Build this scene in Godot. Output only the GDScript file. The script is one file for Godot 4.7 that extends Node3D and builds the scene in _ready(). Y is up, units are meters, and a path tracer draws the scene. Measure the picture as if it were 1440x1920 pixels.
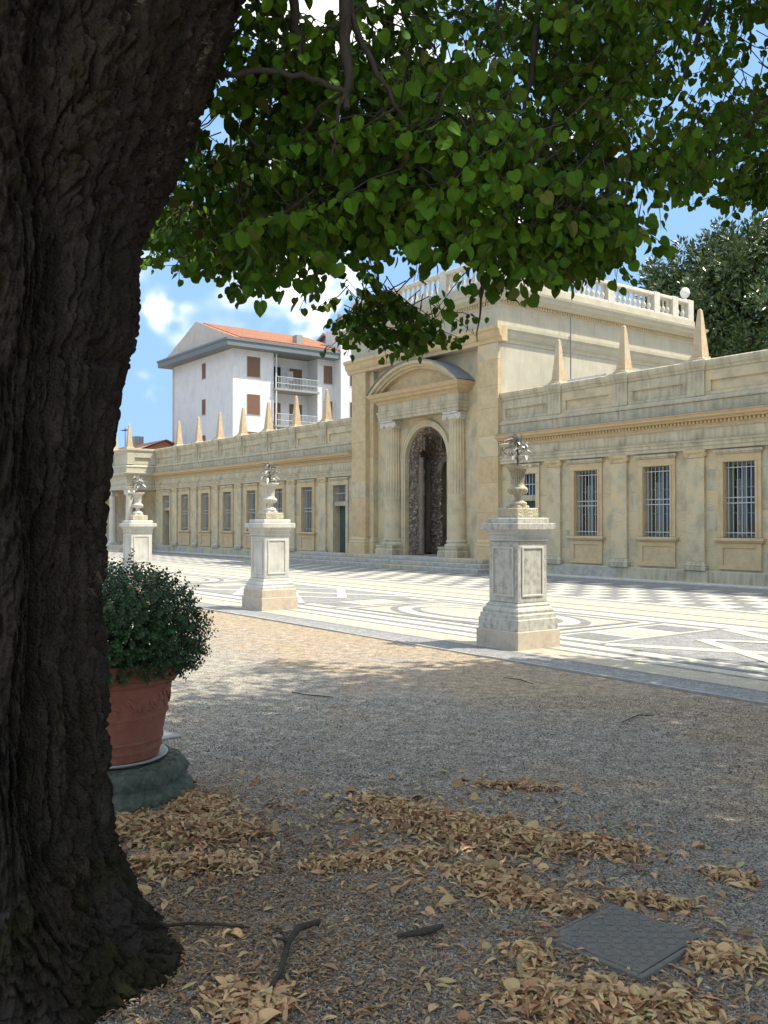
extends Node3D
# An avenue tree in front of a mosaic court and a long stone garden building.
# World: x runs along the facade, -z points into it, the camera stands at (0, 1.6, 0).

const XC := -25.73      # centre of the pavilion
const BAY := 2.489      # spacing of the window bays
const DOOR := 5.265     # distance of the first door from the pavilion's centre
const ZW := -20.98      # face of the wing walls
const ZP := -20.80      # face of the pavilion's piers
const HORIZ := Vector2(0.8002, 0.5997)

var M := {}             # materials
var rng := RandomNumberGenerator.new()

# ---------------------------------------------------------------- mesh builder
class MB:
	var v := PackedVector3Array()
	var n := PackedVector3Array()
	var c := PackedColorArray()
	var tint := Color(1, 1, 1)
	var colored := false
	func tri(a: Vector3, b: Vector3, d: Vector3):
		var m := (b - a).cross(d - a).normalized()
		v.append(a); v.append(d); v.append(b)
		n.append(m); n.append(m); n.append(m)
		if colored:
			c.append(tint); c.append(tint); c.append(tint)
	func stri(a: Vector3, b: Vector3, d: Vector3, na: Vector3, nb: Vector3, nd: Vector3):
		v.append(a); v.append(d); v.append(b)
		n.append(na); n.append(nd); n.append(nb)
		if colored:
			c.append(tint); c.append(tint); c.append(tint)
	func quad(a: Vector3, b: Vector3, d: Vector3, e: Vector3):
		tri(a, b, d); tri(a, d, e)
	func box(a: Vector3, b: Vector3):
		var x0 := minf(a.x, b.x); var x1 := maxf(a.x, b.x)
		var y0 := minf(a.y, b.y); var y1 := maxf(a.y, b.y)
		var z0 := minf(a.z, b.z); var z1 := maxf(a.z, b.z)
		quad(Vector3(x0, y0, z1), Vector3(x1, y0, z1), Vector3(x1, y1, z1), Vector3(x0, y1, z1))
		quad(Vector3(x1, y0, z0), Vector3(x0, y0, z0), Vector3(x0, y1, z0), Vector3(x1, y1, z0))
		quad(Vector3(x1, y0, z1), Vector3(x1, y0, z0), Vector3(x1, y1, z0), Vector3(x1, y1, z1))
		quad(Vector3(x0, y0, z0), Vector3(x0, y0, z1), Vector3(x0, y1, z1), Vector3(x0, y1, z0))
		quad(Vector3(x0, y1, z1), Vector3(x1, y1, z1), Vector3(x1, y1, z0), Vector3(x0, y1, z0))
		quad(Vector3(x0, y0, z0), Vector3(x1, y0, z0), Vector3(x1, y0, z1), Vector3(x0, y0, z1))
	# box with chamfered edges
	func bbox(a: Vector3, b: Vector3, k := 0.01):
		var lo := Vector3(minf(a.x, b.x), minf(a.y, b.y), minf(a.z, b.z))
		var hi := Vector3(maxf(a.x, b.x), maxf(a.y, b.y), maxf(a.z, b.z))
		sloft([Vector2(-k, lo.y), Vector2(0, lo.y + k), Vector2(0, hi.y - k), Vector2(-k, hi.y)], lo.x, hi.x, lo.z, hi.z)
	# a rectangle lofted through a profile of (outset, height): mitred mouldings all round
	func sloft(prof: Array, x0: float, x1: float, z0: float, z1: float, cap_low := true, cap_top := true):
		var rings := []
		for p in prof:
			rings.append([Vector3(x0 - p.x, p.y, z1 + p.x), Vector3(x1 + p.x, p.y, z1 + p.x), Vector3(x1 + p.x, p.y, z0 - p.x), Vector3(x0 - p.x, p.y, z0 - p.x)])
		for i in rings.size() - 1:
			for k in 4:
				var l := (k + 1) % 4
				quad(rings[i][k], rings[i][l], rings[i + 1][l], rings[i + 1][k])
		if cap_low:
			var r = rings[0]; quad(r[3], r[2], r[1], r[0])
		if cap_top:
			var r = rings[-1]; quad(r[0], r[1], r[2], r[3])
	# profile of (z outwards, y), listed from the bottom up along the front, swept along x; closed at the back plane zb
	func run_x(prof: Array, x0: float, x1: float, zb: float):
		for i in prof.size() - 1:
			var p: Vector2 = prof[i]; var q: Vector2 = prof[i + 1]
			quad(Vector3(x0, p.y, p.x), Vector3(x1, p.y, p.x), Vector3(x1, q.y, q.x), Vector3(x0, q.y, q.x))
		var f: Vector2 = prof[0]; var l: Vector2 = prof[-1]
		quad(Vector3(x0, f.y, zb), Vector3(x1, f.y, zb), Vector3(x1, f.y, f.x), Vector3(x0, f.y, f.x))
		quad(Vector3(x0, l.y, l.x), Vector3(x1, l.y, l.x), Vector3(x1, l.y, zb), Vector3(x0, l.y, zb))
		quad(Vector3(x1, f.y, zb), Vector3(x0, f.y, zb), Vector3(x0, l.y, zb), Vector3(x1, l.y, zb))
		for i in prof.size() - 1:
			var p: Vector2 = prof[i]; var q: Vector2 = prof[i + 1]
			quad(Vector3(x1, p.y, p.x), Vector3(x1, p.y, zb), Vector3(x1, q.y, zb), Vector3(x1, q.y, q.x))
			quad(Vector3(x0, p.y, zb), Vector3(x0, p.y, p.x), Vector3(x0, q.y, q.x), Vector3(x0, q.y, zb))
	func lathe(prof: Array, segs := 24, at := Vector3.ZERO, wob := 0.0):
		var m := prof.size()
		var nr := []
		for i in m:
			var a: Vector2 = prof[maxi(i - 1, 0)]; var b: Vector2 = prof[mini(i + 1, m - 1)]
			var t := b - a
			nr.append(Vector2(t.y, -t.x).normalized())
		for i in m - 1:
			var p: Vector2 = prof[i]; var q: Vector2 = prof[i + 1]
			var sharp: bool = nr[i].dot(nr[i + 1]) < 0.6
			var fl := Vector2(q.y - p.y, -(q.x - p.x)).normalized()
			for k in segs:
				var a0 := TAU * k / segs; var a1 := TAU * (k + 1) / segs
				var d0 := Vector3(cos(a0), 0, -sin(a0)); var d1 := Vector3(cos(a1), 0, -sin(a1))
				var w0 := 1.0 + wob * sin(a0 * 3.0); var w1 := 1.0 + wob * sin(a1 * 3.0)
				var n0: Vector2 = fl if sharp else nr[i]; var n1: Vector2 = fl if sharp else nr[i + 1]
				var A := at + d0 * p.x * w0 + Vector3(0, p.y, 0); var B := at + d1 * p.x * w1 + Vector3(0, p.y, 0)
				var C := at + d1 * q.x * w1 + Vector3(0, q.y, 0); var D := at + d0 * q.x * w0 + Vector3(0, q.y, 0)
				var nA := d0 * n0.x + Vector3(0, n0.y, 0); var nB := d1 * n0.x + Vector3(0, n0.y, 0)
				var nC := d1 * n1.x + Vector3(0, n1.y, 0); var nD := d0 * n1.x + Vector3(0, n1.y, 0)
				if p.x > 0.0001: stri(A, B, C, nA, nB, nC)
				if q.x > 0.0001: stri(A, C, D, nA, nC, nD)
	func tube(pts: Array, rad: Array, segs := 8):
		var m := pts.size()
		var prev := []; var pn := []
		var ref := Vector3.UP
		for i in m:
			var t: Vector3 = (pts[mini(i + 1, m - 1)] - pts[maxi(i - 1, 0)]).normalized()
			if absf(t.dot(ref)) > 0.95: ref = Vector3.RIGHT
			var a := t.cross(ref).normalized(); var b := t.cross(a).normalized()
			ref = -b if i > 0 else ref
			var ring := []; var rn := []
			for k in segs:
				var an := TAU * k / segs
				var d := a * cos(an) + b * sin(an)
				ring.append(pts[i] + d * rad[i]); rn.append(d)
			if i > 0:
				for k in segs:
					var l := (k + 1) % segs
					stri(prev[k], prev[l], ring[l], pn[k], pn[l], rn[l])
					stri(prev[k], ring[l], ring[k], pn[k], rn[l], rn[k])
			else:
				for k in range(1, segs - 1): tri(ring[0], ring[k + 1], ring[k])
			if i == m - 1:
				for k in range(1, segs - 1): tri(ring[0], ring[k], ring[k + 1])
			prev = ring; pn = rn
	func mesh() -> ArrayMesh:
		var arr := []
		arr.resize(Mesh.ARRAY_MAX)
		arr[Mesh.ARRAY_VERTEX] = v
		arr[Mesh.ARRAY_NORMAL] = n
		if colored: arr[Mesh.ARRAY_COLOR] = c
		var m := ArrayMesh.new()
		m.add_surface_from_arrays(Mesh.PRIMITIVE_TRIANGLES, arr)
		return m

# ---------------------------------------------------------------- nodes
var used := {}
func numbered(called: String) -> String:
	if not used.has(called):
		used[called] = 0
		return called
	used[called] += 1
	return "%s_%03d" % [called, used[called]]

func part(called: String, mesh: Mesh, mat: Material, parent: Node, at := Vector3.ZERO) -> MeshInstance3D:
	var o := MeshInstance3D.new()
	o.name = called; o.mesh = mesh; o.material_override = mat; o.position = at
	parent.add_child(o, true)
	return o

func pivot(called: String, parent: Node, at := Vector3.ZERO) -> Node3D:
	var o := Node3D.new()
	o.name = called; o.position = at
	parent.add_child(o, true)
	return o

func tag(o: Node, label: String, category := "", group := "", kind := ""):
	if label: o.set_meta("label", label)
	if category: o.set_meta("category", category)
	if group: o.set_meta("group", group)
	if kind: o.set_meta("kind", kind)

func thing(called: String, label: String, category: String, at := Vector3.ZERO, group := "") -> Node3D:
	var o := Node3D.new()
	o.name = numbered(called); add_child(o); o.position = at
	tag(o, label, category, group)
	return o

func copies(called: String, mesh: Mesh, mat: Material, parent: Node, xf: Array, cols: Array) -> MultiMeshInstance3D:
	var mm := MultiMesh.new()
	mm.transform_format = MultiMesh.TRANSFORM_3D
	mm.use_colors = true
	mm.mesh = mesh
	mm.instance_count = xf.size()
	for i in xf.size():
		mm.set_instance_transform(i, xf[i])
		mm.set_instance_color(i, cols[i])
	var o := MultiMeshInstance3D.new()
	o.name = called; o.multimesh = mm; o.material_override = mat
	parent.add_child(o, true)
	return o

# ---------------------------------------------------------------- textures and materials
func noise(seed_: int, freq: float, oct := 4, kind := FastNoiseLite.TYPE_SIMPLEX_SMOOTH) -> FastNoiseLite:
	var f := FastNoiseLite.new()
	f.seed = seed_; f.frequency = freq; f.noise_type = kind; f.fractal_octaves = oct
	if oct <= 1: f.fractal_type = FastNoiseLite.FRACTAL_NONE
	return f

func gray(seed_: int, size: int, freq: float, oct := 4, squash := 1, kind := FastNoiseLite.TYPE_SIMPLEX_SMOOTH) -> PackedByteArray:
	var f := noise(seed_, freq, oct, kind)
	if kind == FastNoiseLite.TYPE_CELLULAR:
		f.cellular_return_type = FastNoiseLite.RETURN_CELL_VALUE
		f.cellular_jitter = 1.0
	var im := f.get_seamless_image(size, size / squash, false, false, 0.12)
	if squash > 1: im.resize(size, size, Image.INTERPOLATE_CUBIC)
	im.convert(Image.FORMAT_L8)
	return im.get_data()

# colour image: a ramp of (value, linear colour) driven by weighted noise layers [bytes, weight]
func ramp_tex(size: int, layers: Array, ramp: Array, gain := 0.6) -> ImageTexture:
	var lut := PackedByteArray(); lut.resize(256 * 3)
	for i in 256:
		var t := i / 255.0
		var col: Color = ramp[-1][1]
		for k in ramp.size() - 1:
			if t <= ramp[k + 1][0]:
				var u := clampf((t - ramp[k][0]) / maxf(ramp[k + 1][0] - ramp[k][0], 0.0001), 0, 1)
				col = ramp[k][1].lerp(ramp[k + 1][1], u)
				break
		col = col.linear_to_srgb()
		lut[i * 3] = int(clampf(col.r, 0, 1) * 255); lut[i * 3 + 1] = int(clampf(col.g, 0, 1) * 255); lut[i * 3 + 2] = int(clampf(col.b, 0, 1) * 255)
	var out := PackedByteArray(); out.resize(size * size * 3)
	var a: PackedByteArray = layers[0][0]; var wa: float = layers[0][1]
	var b: PackedByteArray = layers[1][0] if layers.size() > 1 else a
	var wb: float = layers[1][1] if layers.size() > 1 else 0.0
	var d: PackedByteArray = layers[2][0] if layers.size() > 2 else a
	var wd: float = layers[2][1] if layers.size() > 2 else 0.0
	for i in size * size:
		var t := 128.0 + gain * ((a[i] - 128) * wa + (b[i] - 128) * wb + (d[i] - 128) * wd)
		var k := clampi(int(t), 0, 255) * 3
		out[i * 3] = lut[k]; out[i * 3 + 1] = lut[k + 1]; out[i * 3 + 2] = lut[k + 2]
	return ImageTexture.create_from_image(Image.create_from_data(size, size, false, Image.FORMAT_RGB8, out))

func bump_tex(size: int, a: PackedByteArray, strength: float) -> ImageTexture:
	var im := Image.create_from_data(size, size, false, Image.FORMAT_L8, a)
	im.convert(Image.FORMAT_RGBA8)
	im.bump_map_to_normal_map(strength)
	return ImageTexture.create_from_image(im)

func mat_tri(albedo: Texture2D, normal: Texture2D, scale: float, rough: float, nscale := 1.0, tint := Color(1, 1, 1)) -> StandardMaterial3D:
	var m := StandardMaterial3D.new()
	m.albedo_texture = albedo; m.albedo_color = tint
	m.roughness = rough; m.metallic_specular = 0.3
	m.uv1_triplanar = true; m.uv1_world_triplanar = true
	m.uv1_scale = Vector3.ONE * scale
	if normal:
		m.normal_enabled = true; m.normal_texture = normal; m.normal_scale = nscale
	return m

func mat_plain(lin: Color, rough: float, metal := 0.0) -> StandardMaterial3D:
	var m := StandardMaterial3D.new()
	m.albedo_color = lin.linear_to_srgb(); m.roughness = rough; m.metallic = metal
	m.metallic_specular = 0.4
	return m

func L(r: float, g: float, b: float) -> Color:
	return Color(r, g, b)

func make_materials():
	var S := 512
	var big := gray(11, S, 0.006, 5)
	var mid := gray(12, S, 0.02, 4)
	var fine := gray(13, S, 0.12, 3)
	var streak := gray(14, S, 0.03, 4, 8)
	var grain := gray(15, S, 0.35, 2)
	var nb := bump_tex(S, mid, 6.0)
	var nf := bump_tex(S, fine, 5.0)
	# weathered grey limestone of the walls, with ochre patches
	M.wall = mat_tri(ramp_tex(S, [[big, 1.3], [mid, 0.6], [fine, 0.35]], [[0.0, L(0.417, 0.358, 0.246)], [.35, L(0.509, 0.435, 0.290)], [.55, L(0.555, 0.473, 0.321)], [.75, L(0.602, 0.490, 0.306)], [1.0, L(0.620, 0.485, 0.272)]], 0.85), nf, 0.33, 0.85, 0.5)
	M.wall_cool = mat_tri(ramp_tex(S, [[big, 1.2], [streak, 0.8], [fine, 0.5]], [[0.0, L(0.366, 0.339, 0.249)], [.4, L(0.470, 0.428, 0.304)], [.7, L(0.527, 0.478, 0.335)], [1.0, L(0.573, 0.501, 0.344)]], 0.85), nf, 0.41, 0.87, 0.5)
	M.wall_warm = mat_tri(ramp_tex(S, [[big, 1.1], [mid, 0.6], [fine, 0.4]], [[0.0, L(0.450, 0.369, 0.233)], [.4, L(0.534, 0.445, 0.278)], [.7, L(0.585, 0.489, 0.307)], [1.0, L(0.618, 0.494, 0.288)]]), nf, 0.29, 0.85, 0.5)
	M.grey = mat_tri(ramp_tex(S, [[big, 0.9], [streak, 0.9], [fine, 0.55]], [[0.0, L(0.321, 0.287, 0.208)], [.4, L(0.458, 0.406, 0.289)], [.65, L(0.523, 0.463, 0.329)], [1.0, L(0.619, 0.530, 0.376)]], 0.85), nf, 0.4, 0.88, 0.6)
	M.ochre = mat_tri(ramp_tex(S, [[big, 1.0], [mid, 0.7], [fine, 0.4]], [[0.0, L(0.450, 0.337, 0.188)], [.4, L(0.536, 0.412, 0.239)], [.6, L(0.578, 0.448, 0.268)], [1.0, L(0.600, 0.490, 0.320)]]), nf, 0.45, 0.85, 0.5)
	M.orange = mat_tri(ramp_tex(S, [[big, 0.9], [mid, 0.8], [fine, 0.5]], [[0.0, L(0.433, 0.306, 0.163)], [.5, L(0.546, 0.400, 0.226)], [1.0, L(0.587, 0.465, 0.298)]]), nf, 0.6, 0.85, 0.5)
	M.pale = mat_tri(ramp_tex(S, [[big, 0.8], [mid, 0.6], [fine, 0.5]], [[0.0, L(.40, .375, .32)], [.35, L(.54, .51, .44)], [.6, L(.61, .58, .50)], [1.0, L(.67, .64, .57)]]), nf, 0.7, 0.8, 0.22)
	M.marble = mat_tri(ramp_tex(S, [[big, 0.9], [streak, 0.6], [fine, 0.35]], [[0.0, L(.30, .29, .255)], [.3, L(.46, .445, .395)], [.5, L(.55, .535, .475)], [1.0, L(.66, .64, .58)]]), nf, 0.6, 0.75, 0.22)
	M.marble_worn = mat_tri(ramp_tex(S, [[mid, 1.1], [streak, 0.8], [fine, 0.5]], [[0.0, L(.24, .23, .195)], [.3, L(.40, .385, .33)], [.5, L(.50, .48, .41)], [1.0, L(.60, .575, .50)]]), nf, 0.8, 0.8, 0.35)
	M.blush = mat_tri(ramp_tex(S, [[mid, 0.8], [big, 0.7], [grain, 0.4]], [[0.0, L(.38, .31, .235)], [.45, L(.52, .435, .335)], [1.0, L(.60, .53, .42)]]), nf, 0.9, 0.8, 0.22)
	M.step = mat_tri(ramp_tex(S, [[mid, 0.9], [big, 0.8], [grain, 0.4]], [[0.0, L(0.277, 0.267, 0.233)], [.5, L(0.422, 0.402, 0.353)], [1.0, L(0.542, 0.521, 0.455)]]), nf, 0.5, 0.85, 0.5)
	M.obelisk = mat_tri(ramp_tex(S, [[big, 1.2], [mid, 0.7], [fine, 0.4]], [[0.0, L(.45, .32, .21)], [.5, L(.52, .415, .27)], [1.0, L(.55, .47, .33)]]), nf, 0.8, 0.85, 0.5)
	M.side = mat_tri(ramp_tex(S, [[big, 0.9], [streak, 0.5], [fine, 0.4]], [[0.0, L(0.360, 0.327, 0.252)], [.4, L(0.460, 0.426, 0.332)], [.7, L(0.510, 0.475, 0.370)], [1.0, L(0.560, 0.495, 0.361)]]), nf, 0.35, 0.88, 0.22)
	M.mossstone = mat_tri(ramp_tex(S, [[mid, 1.3], [fine, 0.8], [grain, 0.4]], [[0.0, L(0.043, 0.061, 0.046)], [.45, L(0.111, 0.131, 0.099)], [.7, L(0.170, 0.184, 0.148)], [1.0, L(0.289, 0.289, 0.239)]]), bump_tex(S, mid, 12.0), 1.6, 0.95, 1.0)
	M.terracotta = mat_tri(ramp_tex(S, [[mid, 0.7], [fine, 0.5], [big, 0.5]], [[0.0, L(0.241, 0.091, 0.054)], [.5, L(0.345, 0.137, 0.088)], [1.0, L(0.425, 0.202, 0.135)]]), nf, 1.2, 0.8, 0.4)
	M.lead = mat_tri(ramp_tex(S, [[streak, 0.7], [mid, 0.6]], [[0.0, L(.12, .13, .15)], [.5, L(.20, .215, .24)], [1.0, L(.29, .31, .33)]]), nf, 0.6, 0.55, 0.4)
	M.plaster = mat_tri(ramp_tex(S, [[streak, 0.5], [mid, 0.4], [big, 0.5]], [[0.0, L(.55, .55, .55)], [.5, L(.70, .70, .70)], [1.0, L(.76, .76, .75)]]), nf, 0.12, 0.85, 0.3)
	M.cream = mat_tri(ramp_tex(S, [[big, 0.6], [mid, 0.5]], [[0.0, L(.42, .38, .33)], [1.0, L(.62, .58, .52)]]), null, 0.15, 0.85)
	M.concrete = mat_tri(ramp_tex(S, [[streak, 0.6], [mid, 0.6]], [[0.0, L(.26, .27, .26)], [1.0, L(.40, .40, .385)]]), nf, 0.3, 0.9, 0.4)
	M.rooftile = mat_tri(ramp_tex(S, [[mid, 1.0], [grain, 0.8]], [[0.0, L(.24, .11, .07)], [.5, L(.38, .18, .115)], [1.0, L(.47, .28, .19)]]), nf, 0.25, 0.85, 0.6)
	M.fascia = mat_plain(L(.16, .19, .205), 0.6)
	M.shutter = mat_plain(L(.19, .10, .06), 0.7)
	M.dark = mat_plain(L(.018, .02, .02), 0.6)
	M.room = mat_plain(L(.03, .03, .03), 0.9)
	M.greendoor = mat_plain(L(.06, .09, .085), 0.5)
	M.casement = mat_plain(L(.17, .205, .19), 0.5)
	M.curtain = mat_plain(L(.42, .43, .40), 0.9)
	M.iron = mat_plain(L(.52, .53, .53), 0.55)
	M.railing = mat_plain(L(.55, .57, .57), 0.5)
	M.whiteglobe = mat_plain(L(.75, .74, .70), 0.4)
	M.saucer = mat_plain(L(.50, .52, .49), 0.5)
	M.silver = mat_plain(L(.42, .41, .37), 0.42, 0.7)
	M.stem = mat_plain(L(.08, .08, .075), 0.5, 0.5)
	M.castiron = mat_tri(ramp_tex(S, [[mid, 0.8], [fine, 0.6]], [[0.0, L(.12, .112, .10)], [1.0, L(.26, .25, .23)]]), nf, 2.0, 0.65, 0.5)
	var gl := StandardMaterial3D.new()
	gl.albedo_color = Color(.12, .15, .15, .12); gl.roughness = 0.03; gl.metallic_specular = 0.6
	gl.transparency = BaseMaterial3D.TRANSPARENCY_ALPHA
	M.glass = gl
	# grotto: pebble and tufa crust
	M.grotto = mat_tri(ramp_tex(S, [[fine, 1.2], [mid, 0.6], [grain, 0.6]], [[0.0, L(.14, .11, .09)], [.45, L(.36, .30, .24)], [.7, L(.48, .42, .35)], [1.0, L(.60, .55, .48)]]), bump_tex(S, fine, 14.0), 0.9, 0.9, 1.0)
	M.crust = mat_plain(L(1, 1, 1), 0.85); M.crust.vertex_color_use_as_albedo = true
	# gravel and pebble mosaics
	var G := 1024
	var cells := gray(31, G, 0.16, 1, 1, FastNoiseLite.TYPE_CELLULAR)
	var gm := gray(32, G, 0.01, 4)
	var gg := gray(33, G, 0.4, 2)
	var gn := bump_tex(G, cells, 3.0)
	M.gravel = mat_tri(ramp_tex(G, [[cells, 0.9], [gg, 0.7], [gm, 0.5]], [[0.0, L(.12, .115, .105)], [.3, L(.26, .25, .235)], [.6, L(.37, .36, .34)], [.85, L(.48, .47, .44)], [1.0, L(.66, .65, .61)]], 0.95), gn, 0.62, 0.95, 1.2)
	M.gravel.vertex_color_use_as_albedo = true
	M.pebble_light = mat_tri(ramp_tex(G, [[cells, 0.7], [gg, 0.4], [gm, 0.5]], [[0.0, L(0.262, 0.248, 0.210)], [.35, L(0.437, 0.420, 0.356)], [.6, L(0.524, 0.505, 0.433)], [1.0, L(0.607, 0.601, 0.534)]]), gn, 0.42, 0.8, 0.7)
	M.pebble_tan = mat_tri(ramp_tex(G, [[cells, 0.8], [gg, 0.4], [gm, 0.5]], [[0.0, L(0.266, 0.235, 0.175)], [.4, L(0.418, 0.376, 0.294)], [.7, L(0.494, 0.456, 0.368)], [1.0, L(0.627, 0.592, 0.506)]]), gn, 0.42, 0.8, 0.7)
	M.pebble_dark = mat_tri(ramp_tex(G, [[cells, 0.8], [gg, 0.4], [gm, 0.5]], [[0.0, L(0.098, 0.098, 0.098)], [.4, L(0.185, 0.185, 0.183)], [.7, L(0.254, 0.254, 0.246)], [1.0, L(0.390, 0.385, 0.370)]]), gn, 0.42, 0.8, 0.7)
	M.pebble_border = mat_tri(ramp_tex(G, [[cells, 0.9], [gg, 0.5], [gm, 0.5]], [[0.0, L(.10, .10, .10)], [.4, L(.22, .22, .217)], [.7, L(.32, .32, .312)], [1.0, L(.52, .515, .50)]]), gn, 0.42, 0.85, 0.8)
	# vegetation
	M.leaf = mat_plain(L(1, 1, 1), 0.6); M.leaf.metallic_specular = 0.22; M.leaf.vertex_color_use_as_albedo = true
	M.leaf.backlight = Color(0.8, 1.0, 0.2); M.leaf.cull_mode = BaseMaterial3D.CULL_DISABLED
	M.boxleaf = mat_plain(L(1, 1, 1), 0.5); M.boxleaf.vertex_color_use_as_albedo = true
	M.boxleaf.backlight = Color(0.3, 0.4, 0.15); M.boxleaf.cull_mode = BaseMaterial3D.CULL_DISABLED
	M.glossleaf = mat_plain(L(1, 1, 1), 0.28); M.glossleaf.vertex_color_use_as_albedo = true
	M.glossleaf.metallic_specular = 0.6; M.glossleaf.backlight = Color(0.3, 0.4, 0.12); M.glossleaf.cull_mode = BaseMaterial3D.CULL_DISABLED
	M.dryleaf = mat_plain(L(1, 1, 1), 0.75); M.dryleaf.vertex_color_use_as_albedo = true
	M.dryleaf.backlight = Color(0.3, 0.25, 0.15); M.dryleaf.cull_mode = BaseMaterial3D.CULL_DISABLED
	M.stone_bit = mat_plain(L(1, 1, 1), 0.9); M.stone_bit.vertex_color_use_as_albedo = true
	M.bark = mat_tri(ramp_tex(S, [[streak, 0.8], [fine, 0.8], [mid, 0.6]], [[0.0, L(0.0120, 0.0096, 0.0080)], [.4, L(0.0296, 0.0240, 0.0192)], [.7, L(0.0520, 0.0416, 0.0336)], [1.0, L(0.0952, 0.0784, 0.0632)]]), bump_tex(S, fine, 8.0), 1.3, 0.95, 0.8)
	M.bark.vertex_color_use_as_albedo = true
	M.twig = mat_tri(ramp_tex(S, [[streak, 0.8], [fine, 0.8]], [[0.0, L(.03, .025, .02)], [1.0, L(.12, .10, .08)]]), nf, 4.0, 0.95, 0.8)

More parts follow.
